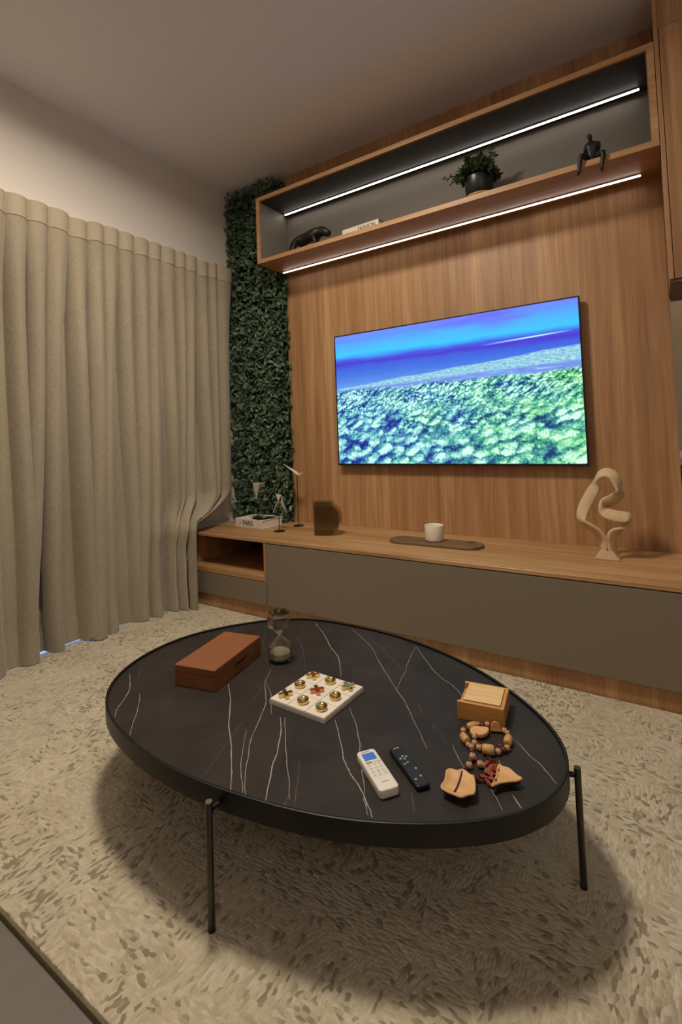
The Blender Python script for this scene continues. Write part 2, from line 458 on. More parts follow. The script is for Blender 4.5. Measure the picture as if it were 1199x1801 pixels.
    t.link(pic, b.inputs['Emission Color']); b.inputs['Emission Strength'].default_value = TV_STRENGTH
    t.link(b.outputs[0], t.out.inputs[0])
    return t.m
M['screen'] = screen_mat()

# ------------------------------------------------------------------ the room
CEIL = 2.882; FLOOR = -.015; XL = -.515
def quad_wall(name, lo, hi, mat, label): return struct(box(name, lo, hi, mat), label)
quad_wall('floor', (-.62, -4.8, FLOOR - .1), (4.4, 1.6, FLOOR), M['floor'], 'pale grey porcelain floor')
quad_wall('ceiling', (-.62, -4.8, CEIL), (4.4, 1.6, CEIL + .1), M['ceil'], 'smooth white painted ceiling')
quad_wall('wall_left', (-.65, -4.8, FLOOR), (XL, .14, CEIL), M['paint'], 'off-white wall above the curtain')
quad_wall('wall_back', (XL, .02, FLOOR), (2.215, .14, CEIL), M['paint'], 'wall behind the wood panelling')
quad_wall('wall_front', (-.62, -4.92, FLOOR), (4.4, -4.8, CEIL), M['paint'], 'wall behind the viewer')
quad_wall('wall_right', (4.4, -4.8, FLOOR), (4.52, 1.6, CEIL), M['paint'], 'wall on the far right')
quad_wall('wall_kitchen', (2.215, 1.3, FLOOR), (4.4, 1.42, CEIL), M['kitchen_wall'], 'pale kitchen wall in the recess')
quad_wall('wall_recess', (2.1, .14, FLOOR), (2.215, 1.42, CEIL), M['kitchen_wall'], 'side wall of the kitchen recess')
PX0 = -.02
quad_wall('trim_1', (PX0, 0.0, .0), (2.213, .02, CEIL), M['wood_v'], 'oak veneer wall panelling behind the television')

M['dusk'] = emit('dusk_daylight', (.25, .45, 1.0, 1), 1.2)
win = struct(box('window_1', (XL + .0002, -2.45, FLOOR), (XL + .003, -.75, 2.1), M['dusk']), 'glazed balcony door hidden behind the curtain, blue dusk outside')
for y_ in (-2.45, -1.6, -.78): box('window_frame', (XL + .0031, y_, FLOOR), (XL + .005, y_ + .03, 2.1), M['white_plastic'], win)

# rug
RUG = (-.47, -2.19, 3.2, -.556)
rug = thing('area_rug', 'cream and brown cross-hatched woven rug under the coffee table', 'rug', (0, 0, 0))
box('pile', (RUG[0], RUG[1] + .004, FLOOR), (RUG[2], RUG[3], 0), M['rug'], rug, .004, 2)
box('binding', (RUG[0], RUG[1] - .002, FLOOR), (RUG[2], RUG[1] + .0039, -.002), M['rug_edge'], rug, .002, 2)

# ceiling lamps (above and behind the picture's upper edge)
def panel_lamp(x, y, half, power, label):
    t = thing('ceiling_lamp', label, 'lamp', (x, y, CEIL), 0, 'square ceiling lamps')
    b = bmesh.new()
    for lo, hi in (((-half - .02, -half - .02, -.03), (half + .02, -half, -.0005)), ((-half - .02, half, -.03), (half + .02, half + .02, -.0005)),
                   ((-half - .02, -half, -.03), (-half, half, -.0005)), ((half, -half, -.03), (half + .02, half, -.0005))): box_bm(lo, hi, 0, 1, b)
    from_bm('lamp_frame', b, M['white_plastic'], t)
    box('diffuser', (-half, -half, -.012), (half, half, -.001), M['lampdiff'], t)
    l = bpy.data.lights.new('lamp_light', 'AREA'); l.shape = 'SQUARE'; l.size = half * 2; l.energy = power; l.color = LAMP_COL; l.spread = math.radians(170)
    o = bpy.data.objects.new('lamp_light', l); COL.objects.link(o); o.parent = t; o.location = (0, 0, -.032)
    return t
panel_lamp(LAMP_XY[0], LAMP_XY[1], .17, LAMP_POWER, 'square ceiling lamp above the coffee table')
panel_lamp(LAMP2_XY[0], LAMP2_XY[1], .12, LAMP2_POWER, 'square ceiling lamp near the curtain')
panel_lamp(2.9, .72, .12, 7.0, 'small square ceiling lamp in the kitchen recess')

# unseen uplighter added behind the viewer to brighten ceiling and ambient light
fl_ = thing('added_uplighter', 'added unseen uplighter behind the viewer, brightening the ceiling', 'lamp', (3.7, -4.2, FLOOR))
lathe('base', [(0, 0), (.14, 0), (.14, .015), (.02, .03), (0, .03)], M['black_metal'], fl_, 32)
tube('pole', [(0, 0, .03), (0, 0, 1.72)], .012, M['black_metal'], fl_, 12)
lathe('shade', [(.012, 1.72), (.08, 1.73), (.16, 1.80), (.165, 1.81), (.155, 1.805), (.075, 1.74), (.0, 1.735)], M['white_plastic'], fl_, 32)
l = bpy.data.lights.new('lamp_light', 'AREA'); l.shape = 'DISK'; l.size = .24; l.energy = FILL_UPLIGHT_POWER; l.color = (.94, .95, 1.0)
o = bpy.data.objects.new('lamp_light', l); COL.objects.link(o); o.parent = fl_; o.location = (0, 0, 1.80); o.rotation_euler = (PI, 0, 0)

# ------------------------------------------------------------------ console
CH = .4493; CD = .5686; CX0, CX1 = -.44, 2.30; DVX = .227
top = box('console_top', (CX0, -CD - .002, CH - .018), (CX1, -.0005, CH), M['wood_h'], None, .0015, 1)
tag(top, 'long oak console top running under the television', 'worktop')
PLF = -.5486; ZG = .0787
def cab(name, label, x0, x1):
    return thing(name, label, 'cabinet', (0, 0, 0))
nc = cab('niche_cabinet', 'narrow oak cabinet with open niche above taupe drawer beside curtain', CX0, DVX)
ZT = CH - .0185
NZ0 = .243  # niche floor top
box('side_panel', (CX0, -CD + .02, ZG), (CX0 + .018, -.002, ZT), M['wood_h'], nc)
box('side_panel', (DVX - .018, -CD, NZ0 - .04), (DVX, -.002, ZT), M['wood_v'], nc)
box('niche_floor', (CX0 + .018, -CD, NZ0 - .032), (DVX - .0185, -.02, NZ0), M['wood_h'], nc, .001, 1)
box('niche_liner', (CX0 + .0185, -CD + .06, NZ0 + .001), (CX0 + .034, -.03, ZT - .001), M['wood_v'], nc)
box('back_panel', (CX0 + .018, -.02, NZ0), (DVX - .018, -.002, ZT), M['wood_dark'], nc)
dr = box('drawer', (CX0, -CD, ZG), (DVX - .003, -CD + .45, NZ0 - .036), M['taupe'], nc, .001, 1)
box('plinth', (CX0, PLF, FLOOR), (DVX - .001, PLF + .03, ZG - .001), M['wood_v'], nc)
mc = cab('media_cabinet', 'long low cabinet with wide taupe flap front under television', DVX, CX1)
box('carcass', (DVX + .001, -CD + .021, ZG), (CX1, -.002, ZT), M['wood_h'], mc)
box('flap_door', (DVX + .003, -CD, ZG), (CX1, -CD + .02, ZT - .004), M['taupe'], mc, .001, 1)
box('plinth', (DVX, PLF, FLOOR), (CX1, PLF + .03, ZG - .001), M['wood_v'], mc)

# ------------------------------------------------------------------ upper shelf box with two light strips
BX0, BX1, BZ0, BZ1, BD, BT = -.0161, 2.214, 2.177, 2.618, .2976, .026
sh = thing('wall_shelf', 'long oak box shelf with grey interior above the television', 'shelf', (0, 0, 0))
Yb = -.0005
def board(name, lo, hi, mat):
    o = box(name, (lo[0], lo[1], lo[2]), hi, mat, sh); return o
board('bottom_board', (BX0, -BD + .004, BZ0), (BX1, Yb, BZ0 + BT), M['wood_s'])
board('top_board', (BX0, -BD + .004, BZ1 - BT), (BX1, Yb, BZ1), M['wood_s'])
board('side_board', (BX0, -BD + .004, BZ0 + BT), (BX0 + BT, Yb, BZ1 - BT), M['wood_s'])
board('side_board', (BX1 - BT, -BD + .004, BZ0 + BT), (BX1, Yb, BZ1 - BT), M['wood_s'])
for lo, hi in (((BX0, -BD, BZ0), (BX1, -BD + .004, BZ0 + BT)), ((BX0, -BD, BZ1 - BT), (BX1, -BD + .004, BZ1)),
               ((BX0, -BD, BZ0 + BT), (BX0 + BT, -BD + .004, BZ1 - BT)), ((BX1 - BT, -BD, BZ0 + BT), (BX1, -BD + .004, BZ1 - BT))):
    board('edge_band', lo, hi, M['wood_edge'])
ix0, ix1, iz0, iz1 = BX0 + BT, BX1 - BT, BZ0 + BT, BZ1 - BT
board('back_lining', (ix0, -.012, iz0), (ix1, Yb, iz1), M['grey_lin'])
board('side_lining', (ix0, -BD + .012, iz0), (ix0 + .004, -.012, iz1), M['grey_lin'])
board('side_lining', (ix1 - .004, -BD + .012, iz0), (ix1, -.012, iz1), M['grey_lin'])
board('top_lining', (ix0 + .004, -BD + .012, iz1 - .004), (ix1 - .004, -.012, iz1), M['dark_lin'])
def strip(x0, x1, y, z):
    pr = box('light_profile', (x0 - .004, y - .007, z - .006), (x1 + .004, y + .007, z), M['alu'], sh)
    # profile is a slim channel, the glowing diffuser sits proud on its lower face
    d = box('light_diffuser', (x0, y - .0035, z - .0092), (x1, y + .0030, z - .006), M['led'], pr)
    box('light_lip', (x0 - .004, y + .0034, z - .0105), (x1 + .004, y + .0056, z - .006), M['alu'], pr)
strip(.03, 2.15, -.052, iz1 - .004)
strip(.015, 2.135, -.070, BZ0)

# ------------------------------------------------------------------ television
TX0, TZ0, TW, TH, TD = .4024, .8393, 1.449, .832, .05
tv = thing('television', 'large flat television showing an aerial forest landscape', 'television', (TX0, 0, TZ0))
box('rear_housing', (.12, -TD + .022, .1), (TW - .12, -.018, TH - .1), M['black_plastic'], tv, .006, 2)
box('wall_bracket', (TW / 2 - .3, -.018, .3), (TW / 2 + .3, -.0005, .55), M['black_metal'], tv)
box('panel_body', (0, -TD + .002, 0), (TW, -TD + .022, TH), M['black_plastic'], tv, .002, 2)
b = bmesh.new(); bz = .007; bb = .011
for lo, hi in (((0, -TD, 0), (TW, -TD + .002, bb)), ((0, -TD, TH - bz), (TW, -TD + .002, TH)), ((0, -TD, bb), (bz, -TD + .002, TH - bz)), ((TW - bz, -TD, bb), (TW, -TD + .002, TH - bz))): box_bm(lo, hi, 0, 1, b)
from_bm('bezel', b, M['black_plastic'], tv)
sc = mesh('screen', [(bz, -TD + .0015, bb), (TW - bz, -TD + .0015, bb), (TW - bz, -TD + .0015, TH - bz), (bz, -TD + .0015, TH - bz)], [(0, 1, 2, 3)], M['screen'], tv)
uvl = sc.data.uv_layers.new(name='UVMap')
for i, c in enumerate(((0, 0), (1, 0), (1, 1), (0, 1))): uvl.data[i].uv = c

# ------------------------------------------------------------------ kitchen cabinet at the right edge
kc = thing('kitchen_wall_cabinet', 'tall oak kitchen wall cabinet at the right beside the shelf', 'cabinet', (0, 0, 0))
KX = 2.2166; KZ = 1.615
box('side_panel', (KX, -BD - .002, KZ), (KX + .0155, .1, CEIL - .002), M['wood_v'], kc)
box('carcass', (KX + .016, -BD + .024, KZ), (3.2, .1, CEIL - .002), M['wood_v'], kc)
box('door', (KX + .0185, -BD, KZ), (2.70, -BD + .02, 2.665), M['wood_v'], kc, .001, 1)
box('door', (2.703, -BD, KZ), (3.2, -BD + .02, 2.665), M['wood_v'], kc, .001, 1)
box('top_filler', (KX + .016, -BD + .003, 2.668), (3.2, -BD + .023, CEIL - .002), M['wood_v'], kc)
box('light_valance', (KX + .003, -BD + .006, KZ - .012), (3.2, .1, KZ - .0005), M['wood_dark'], kc)
kb = thing('kitchen_base_cabinet', 'oak base cabinet under pale counter in kitchen recess', 'cabinet', (0, 0, 0))
box('carcass', (2.225, .62, FLOOR), (3.6, 1.29, .80), M['wood_v'], kb)
box('door', (2.225, .6, .08), (2.8, .619, .79), M['wood_v'], kb, .001, 1)
box('door', (2.803, .6, .08), (3.4, .619, .79), M['wood_v'], kb, .001, 1)
tag(box('kitchen_counter', (2.22, .57, .8005), (3.6, 1.29, .843), M['white_marble'], None, .003, 2), 'pale stone counter on the oak base cabinet in the kitchen recess', 'worktop')

# ------------------------------------------------------------------ living wall
gw = thing('vertical_garden', 'floor-to-ceiling artificial ivy panel between curtain and wood wall', 'plant wall', (0, 0, 0))
GX0, GX1, GZ0, GZ1 = -.506, -.010, CH + .006, CEIL - .012
box('backing', (GX0 + .01, -.012, GZ0 + .01), (-.024, .0195, GZ1 - .01), M['leaf_back'], gw)
def leaf_geo(w=.5):
    # pointed leaf, folded on its midrib, 10 triangles
    vs = [(0, 0, 0), (.30, .22 * w * 2, .05), (.30, -.22 * w * 2, .05), (.36, 0, 0), (.68, .20 * w * 2, .04), (.68, -.20 * w * 2, .04), (.74, 0, -.03), (1, 0, -.10)]
    fs = [(0, 3, 1), (0, 2, 3), (1, 3, 6, 4), (2, 5, 6, 3), (4, 6, 7), (5, 7, 6)]
    return vs, fs
LV, LF = leaf_geo()
leaf_meshes = []
for k in range(4):
    vs, fs = leaf_geo(.42 + .1 * k); me = bpy.data.meshes.new('leaf'); me.from_pydata(vs, [], fs); me.materials.append(M['leaf']); leaf_meshes.append(me)
def leaf_matrix(front):
    x = random.uniform(GX0 + .015, GX1 - .005); z = random.uniform(GZ0 + .01, GZ1 - .01)
    lump = .03 * math.sin(x * 23 + 1.3 * math.sin(z * 5)) * math.sin(z * 14 + 2 * math.sin(x * 9)) 
    y = -.075 - .5 * lump - random.uniform(-.02, .022) if not front else -.088 - .5 * lump - random.uniform(0, .02)
    s = random.uniform(.030, .052)
    az = random.uniform(0, 2 * PI)                          # direction of the leaf in the wall plane
    d = Vector((math.cos(az), -random.uniform(.1, .9), math.sin(az) - .35)).normalized()
    nrm = Vector((random.gauss(0, .45), -1, random.gauss(.25, .45))).normalized()
    y_ = nrm.cross(d).normalized(); n = d.cross(y_)
    mm = Matrix.Identity(4)
    for i in range(3): mm[i][0] = d[i] * s; mm[i][1] = y_[i] * s; mm[i][2] = n[i] * s
    # keep the leaf inside the panel's bounds
    tipx = x + d.x * s; tipz = z + d.z * s
    x -= max(0, tipx - (GX1 + .012)) ; x += max(0, (GX0 - .004) - tipx)
    z -= max(0, tipz - GZ1); z += max(0, GZ0 - tipz)
    y = min(y, -.044)
    mm[0][3] = x; mm[1][3] = max(y, -.125); mm[2][3] = z
    return mm
vs, fs = [], []
for k in range(5200):
    mm = leaf_matrix(False); b0 = len(vs)
    for v in LV: vs.append(mm @ Vector(v))
    for f in LF: fs.append(tuple(i + b0 for i in f))
for k in range(900):                       # leaves wrapping round the panel's right and left edges
    mm = leaf_matrix(False); b0 = len(vs)
    right = k % 3 != 0
    mm[0][3] = random.uniform(-.034, -.004) if right else random.uniform(GX0 + .004, GX0 + .02)
    mm[1][3] = random.uniform(-.050, -.008) if right else random.uniform(-.095, -.038)
    for v in LV:
        q_ = mm @ Vector(v); q_.y = min(q_.y, -.004); q_.x = min(q_.x, .016); q_.x = max(q_.x, GX0 - .003); vs.append(q_)
    for f in LF: fs.append(tuple(i + b0 for i in f))
fo = mesh('foliage', vs, fs, M['leaf'], gw); fo['kind'] = 'stuff'
for k in range(300):
    o = bpy.data.objects.new('leaf', random.choice(leaf_meshes)); COL.objects.link(o); o.parent = gw; o.matrix_local = leaf_matrix(True)

# ------------------------------------------------------------------ curtain
CURX = -.425; CURZ = 2.262
pleat_px = [8, 47, 83, 120, 152, 181, 208, 234, 260, 282, 307, 325, 345, 365, 380, 397]
ply = [at(x, 338 + .345 * x, 0, -.42).y for x in pleat_px]
st = (ply[3] - ply[0]) / 3
ply = [ply[0] - st * k for k in range(9, 0, -1)] + ply
ply[-1] = -.135
NPL = len(ply) - 1
def sstep(a, b, x):
    t = min(1, max(0, (x - a) / (b - a))); return t * t * (3 - 2 * t)
pr_amp = [random.uniform(.75, 1.3) for _ in range(NPL + 2)]
pr_sh = [random.uniform(-.5, .5) for _ in range(NPL + 2)]
pr_w = [random.uniform(-1, 1) for _ in range(NPL + 2)]
def ztop(y):
    z = CURZ
    for c, w, d in ((at(135, 385, 0, -.42).y, .07, .018), (at(352, 460, 0, -.42).y, .05, .012)):
        z -= d * math.exp(-((y - c) / w) ** 2)
    return z
HEM_Y = at(152, 1121, 0, -.42).y
def curtain_pt(i, t, zf, off=0.0):
    """pleat i, position t inside it, zf 0 top .. 1 bottom"""
    y0 = ply[i] + (ply[i + 1] - ply[i]) * t
    zt = ztop(y0)
    zb = .004 + .030 * math.exp(-((y0 - HEM_Y) / .035) ** 2)
    z = zt + (zb - zt) * zf
    down = zf ** 1.1
    am = (.020 + .045 * sstep(0, .25, zf)) * (pr_amp[i] * (1 - t) + pr_amp[i + 1] * t if down > .2 else 1.0)
    bul = (1 - math.cos(2 * PI * t)) / 2; wpl = ply[i + 1] - ply[i]; y0 -= wpl * .86 * math.sin(2 * PI * t) / (2 * PI)
    # the soft drop: neighbouring pleats drift, some merge into wider folds near the floor
    drift = down * .055 * math.sin(2.1 * i + 1.7 * zf + pr_sh[i] * (1 - t) + pr_sh[i + 1] * t)
    merge = .5 + .5 * math.sin(.9 * (i + t) + 1.2)
    am *= 1 - .35 * merge * sstep(.35, .9, zf) * (i % 2)
    y = y0 + drift
    x = CURX + .032 - am * (1 - bul) * 1.25 + off
    x += .022 * down * math.sin(PI * .95 * (i + t) * .5 + .8) + .010 * down * math.sin(7 * zf + i)
    if zf > .93: x += (zf - .93) * .20 * (.5 + .5 * math.sin(2.3 * (i + t)))
    # the free end is pulled forward off the console and hangs in front of it
    e = sstep(-1.05, -.14, y0)
    c = sstep(.68, .475, z)
    y = y * (1 - e * c) + (-.66 - (1 - e) * .32) * (e * c) if e > 0 else y
    if e > 0:
        swag = math.exp(-((z - .49) / .07) ** 2)
        x += e * e * c * .165 + e * swag * .05
        if z < .50: y = min(y, -.605)
        x = min(x, -.262 if z < .50 else -.30)
    return Vector((max(x, -.497), y, z))
TS = 14
def curtain_mesh(name, z_a, z_b, nz, off, mat, parent):
    vs, fs = [], []
    ncol = NPL * TS + 1
    for r in range(nz + 1):
        zf = z_a + (z_b - z_a) * r / nz
        for c in range(ncol):
            i = min(c // TS, NPL - 1); t = (c - i * TS) / TS
            vs.append(curtain_pt(i, t, zf, off))
    for r in range(nz):
        for c in range(ncol - 1):
            a = r * ncol + c; fs.append((a, a + 1, a + ncol + 1, a + ncol))
    return mesh(name, vs, fs, mat, parent, True)
ct = thing('curtain', 'beige linen pleated curtain covering the left wall', 'curtain', (0, 0, 0))
HF = .046
curtain_mesh('curtain_panel', HF - .004, .955, 70, 0, M['cloth'], ct)
curtain_mesh('heading_tape', 0.0, HF, 4, .003, M['heading'], ct)
curtain_mesh('hem', .942, 1.0, 8, .004, M['cloth'], ct)
rail = box('curtain_rail', (XL + .001, -2.7, CURZ + .0035), (XL + .055, -.13, CURZ + .016), M['white_plastic'])
tag(rail, 'slim white rail holding up the beige curtain', 'curtain rail')
vs, fs = [], []
n = 120
for r, z in enumerate((CURZ - .05, 1.6, 1.0, .6, .468)):
    for c in range(n + 1):
        y = -2.6 + (2.6 - .150) * c / n
        vs.append((-.504 + .007 * math.sin(y * 75) , y, z))
for r in range(4):
    for c in range(n): a = r * (n + 1) + c; fs.append((a, a + 1, a + n + 2, a + n + 1))
tag(mesh('curtain_lining', vs, fs, M['sheer'], None, True), 'white lining cloth hanging behind the beige curtain', 'curtain')

# ------------------------------------------------------------------ coffee table
TZ = .268
out_px = [(430,1095),(470,1090),(515,1086),(560,1089),(610,1096),(660,1107),(710,1120),(760,1138),(810,1160),(860,1187),(910,1222),(950,1256),(980,1290),(997,1322),(1000,1345),(998,1365),(985,1388),(960,1408),(920,1428),(870,1440),(800,1448),(700,1449),(600,1440),(500,1421),(400,1392),(330,1365),(270,1333),(225,1300),(197,1268),(186,1240),(188,1215),(205,1188),(235,1162),(280,1137),(330,1117),(390,1102)]
raw = [at(a, b, 2, TZ + .007) for a, b in out_px]
dense = np.array(catmull([(p.x, p.y) for p in raw], 20, True))
seg = np.linalg.norm(np.roll(dense, -1, 0) - dense, axis=1); s = np.concatenate([[0], np.cumsum(seg)[:-1]]); L = seg.sum()
u_ = np.linspace(0, L, 256, endpoint=False)
rx = np.interp(u_, s, dense[:, 0], period=L); ry = np.interp(u_, s, dense[:, 1], period=L)
F = np.fft.fft(rx + 1j * ry); k_ = np.fft.fftfreq(256, 1 / 256); F[np.abs(k_) > 9] = 0
zz = np.fft.ifft(F)[::2]
loop = [Vector((q.real, q.imag, 0)) for q in zz]
area = sum(loop[i].x * loop[(i + 1) % 128].y - loop[(i + 1) % 128].x * loop[i].y for i in range(128))
if area < 0: loop.reverse()
def offset(lp, d):
    k = len(lp); o = []
    for i in range(k):
        t = (lp[(i + 1) % k] - lp[i - 1]).normalized(); o.append(lp[i] + Vector((-t.y, t.x, 0)) * d)
    return o
tc = Vector((1.25, -1.5, 0))
ctab = thing('coffee_table', 'low pebble-shaped coffee table with black veined marble top', 'table', tc)
loop_l = [p - tc for p in loop]; inner = offset(loop_l, .007); inner2 = offset(loop_l, .0074)
# raised rim
bm = bmesh.new(); prof = [(0, .229), (0, .2742), (1, .275), (6, .275), (7, .2742), (7, .229)]
rings = []
for d, z in prof:
    lp = offset(loop_l, d * .001); rings.append([bm.verts.new((p.x, p.y, z)) for p in lp])
for a in range(len(prof)):
    A, B = rings[a], rings[(a + 1) % len(prof)]
    for i in range(128): bm.faces.new((A[i], A[(i + 1) % 128], B[(i + 1) % 128], B[i]))
bmesh.ops.recalc_face_normals(bm, faces=bm.faces)
sharp(from_bm('rim', bm, M['black_metal'], ctab, True), 40)
mt = prism('marble_top', [(p.x, p.y) for p in inner2], .248, TZ, M['marble'], ctab)
prism('under_plate', [(p.x, p.y) for p in offset(loop_l, .0078)], .232, .2475, M['black_metal'], ctab)
# veins traced in the picture and laid on the marble plane
def c1(l): return [(170 + a / 2.351, 1060 + b / 2.351) for a, b in l]
def c3(l): return [(600 + a / 3.526, 1180 + b / 3.526) for a, b in l]
def c8(l): return [(450 + a / 1.601, 950 + b / 1.601) for a, b in l]
def c6(l): return [(860 + a / 3.537, 1300 + b / 3.537) for a, b in l]
VEINS = [(c1([(135,295),(138,345),(120,390),(85,440),(68,500)]), 2.6), (c1([(185,265),(172,310)]), 1.4), (c1([(178,375),(172,430),(150,500),(128,590)]), 1.8),
 (c1([(545,335),(553,420),(546,490),(556,600),(557,700),(553,810)]), 3.2), (c1([(605,490),(545,570),(490,650),(422,755)]), 1.0),
 (c1([(620,525),(605,600),(595,690),(603,750),(598,820)]), 1.8), (c1([(720,275),(695,335),(700,400),(685,455),(640,560),(622,660),(612,740),(620,825)]), 2.2),
 (c1([(700,330),(720,380),(722,460)]), 1.6), (c1([(690,340),(640,410)]), .9),
 (c1([(758,475),(762,520),(748,610),(725,680),(708,770),(692,838)]), 3.4), (c1([(778,475),(780,560),(785,650),(795,740),(797,815)]), 2.0), (c1([(797,790),(776,835),(792,825)]), 1.4),
 (c1([(838,660),(828,760),(815,858)]), 1.2), (c1([(905,85),(945,140),(965,180),(1000,230),(1010,305)]), 3.0),
 (c1([(985,485),(1005,560),(1020,640),(1045,700),(1085,760),(1105,800),(1130,860),(1140,890)]), 3.0), (c1([(1045,435),(1070,500),(1085,570),(1090,640),(1100,720),(1110,790)]), 2.2),
 (c1([(1100,790),(1112,840),(1122,880)]), 1.6), (c1([(805,120),(845,175),(858,235),(860,280)]), 1.3), (c1([(695,95),(690,180)]), 1.0), (c1([(1070,540),(1095,590),(1100,640)]), 1.2),
 (c8([(270,250),(320,295),(345,340),(362,368)]) + c3([(310,65),(345,120),(400,200),(440,290),(490,390),(530,480)]), 2.0), (c8([(315,270),(380,330),(412,362)]), 1.2),
 (c8([(450,300),(425,350)]) + c3([(400,0),(370,50),(345,120)]), 1.6), (c8([(450,300),(480,340)]) + c3([(575,0),(630,50),(690,90),(750,155)]), 2.2),
 (c3([(470,190),(495,255)]), 1.4), (c3([(565,325),(585,370)]), 1.4), (c3([(615,380),(645,440)]), 1.2), (c3([(690,460),(720,530),(765,605)]), 1.8),
 (c3([(1070,420),(1120,470)]) + c6([(160,0),(240,90),(320,160),(380,230),(418,278)]), 2.2), (c6([(385,222),(410,205)]), .9),
 (c3([(900,700),(950,770),(1000,870)]), 1.6), (c3([(1062,772),(1117,852)]), 4.0), (c3([(975,555),(1000,600)]), 2.0), (c3([(435,745),(440,800),(455,880)]), 1.3), (c8([(375,310),(330,290)]), .8)]
for pl, wmm in VEINS:
    P = catmull([tuple((at(a, b, 2, TZ) - tc)[:2]) for a, b in pl], 7)
    inl = offset(loop_l, .011)
    def inside(p):
        n_ = 0
        for i in range(128):
            a, b = inl[i], inl[i - 1]
            if (a.y > p[1]) != (b.y > p[1]) and p[0] < (b.x - a.x) * (p[1] - a.y) / (b.y - a.y) + a.x: n_ += 1
        return n_ % 2
    P = [p for p in P if inside(p)]
    vs, fs = [], []
    k = len(P)
    if k < 3: continue
    ph = random.uniform(0, 9); jit = [random.uniform(-1, 1) for _ in range(k)]; wid = [random.uniform(.7, 1.2) for _ in range(k)]
    for i, p in enumerate(P):
        t = P[min(i + 1, k - 1)] - P[max(i - 1, 0)]; t = t / (np.linalg.norm(t) + 1e-9); nn = np.array((-t[1], t[0]))
        f = i / (k - 1); w = wmm * .00040 * (.45 + .55 * math.sin(PI * min(1, max(0, f * .94 + .03))) ** .5) * wid[i]
        j = (.0006 * jit[i] + .0007 * math.sin(i * .8 + ph)) * (1 if 0 < i < k - 1 else 0)
        q = p + nn * j
        vs += [(q[0] + nn[0] * w, q[1] + nn[1] * w, TZ + .00025), (q[0] - nn[0] * w, q[1] - nn[1] * w, TZ + .00025)]
    for i in range(k - 1): fs.append((2 * i, 2 * i + 1, 2 * i + 3, 2 * i + 2))
    mesh('vein', vs, fs, M['vein'] if wmm > 1.5 else M['vein_dim'], mt)
for (x, y, cap) in ((1.3218, -1.9796, 1), (1.9575, -1.4685, 0), (.80, -1.075, 0)):
    p = Vector((x, y, 0)) - tc
    near = min(loop_l, key=lambda q: (q - p).length)
    dirv = (p - near).normalized(); p = near + dirv * max(.017, (p - near).length * .8)
    lg = tube('leg', [(p.x, p.y, 0.0005), (p.x, p.y, .262)], .0075, M['gun_metal'], ctab, 16)
    tube('bracket', [(near.x, near.y, .245), (p.x - dirv.x * .008, p.y - dirv.y * .008, .245)], .006, M['black_metal'], lg, 10)
    if cap: tube('leg_cap', [(p.x, p.y, .2622), (p.x, p.y, .264)], .0075, M['chrome'], lg, 16)
    tube('foot', [(p.x, p.y, .0), (p.x, p.y, .006)], .0082, M['black_plastic'], lg, 16)

# ------------------------------------------------------------------ things on the coffee table
TT = TZ + .0003
# leather box
A, Bp, D = at(306, 1204, 2, TZ), at(378, 1218, 2, TZ), at(459, 1151, 2, TZ)
ex = (D - Bp); lx = ex.length; rz = math.atan2(ex.y, ex.x)
lw = .150
lb = thing('leather_box', 'brown leather storage box with pull tab on the marble table', 'box', (Bp.x, Bp.y, TT), rz)
box('box_base', (0, 0, 0), (lx, lw, .0405), M['leather'], lb, .0015, 2)
box('lid', (0, 0, .0407), (lx, lw, .0645), M['leather'], lb, .003, 2)
box('pull_tab', (lx * .40, -.003, .030), (lx * .64, -.0002, .042), M['leather_dark'], lb, .001, 1)

# hourglass
hc = at(493, 1161, 2, TZ); hg = thing('hourglass', 'clear faceted glass hourglass with pale sand beside leather box', 'hourglass', (hc.x, hc.y, TT), .2)
def facet(name, prof, mat, parent, n=8, inner=True):
    return lathe(name, prof, mat, parent, n, False)
R8 = .042
glass_prof = [(0, 0), (R8 * .8, 0), (R8, .010), (R8, .052), (.0052, .0835), (R8, .115), (R8, .152), (R8 * .92, .163), (0, .163),
              ]
inner_prof = [(0, .006), (R8 * .74, .006), (R8 * .9, .013), (R8 * .9, .050), (.0028, .0835), (R8 * .9, .117), (R8 * .9, .150), (R8 * .8, .158), (0, .158)]
facet('glass_body', glass_prof + [(0, .163)], M['glass'], hg)
g2 = facet('glass_cavity', inner_prof, M['glass'], hg); g2.data.flip_normals()
facet('sand', [(0, .0065), (R8 * .72, .0065), (R8 * .87, .0135), (R8 * .87, .030), (R8 * .6, .037), (0, .041)], M['sand'], hg)

# tic-tac-toe board
pts = [at(546, 1178, 2, TZ + .0135), at(641, 1207, 2, TZ + .0135), at(570, 1268, 2, TZ + .0135), at(473, 1228, 2, TZ + .0135)]
c = sum(pts, Vector()) / 4; SB = .196
rz = -.025
tb = thing('noughts_and_crosses_board', 'white marble noughts and crosses board with nine squares', 'game board', (c.x, c.y, TT), rz)
box('board_base', (-SB / 2, -SB / 2, 0), (SB / 2, SB / 2, .0115), M['groove'], tb, .001, 1)
q = SB / 3
for i in range(3):
    for j in range(3):
        box('tile', (-SB / 2 + i * q + .0008, -SB / 2 + j * q + .0008, .0085), (-SB / 2 + (i + 1) * q - .0008, -SB / 2 + (j + 1) * q - .0008, .0140), M['white_marble'], tb, .0012, 2)
for i, j in ():
    pass
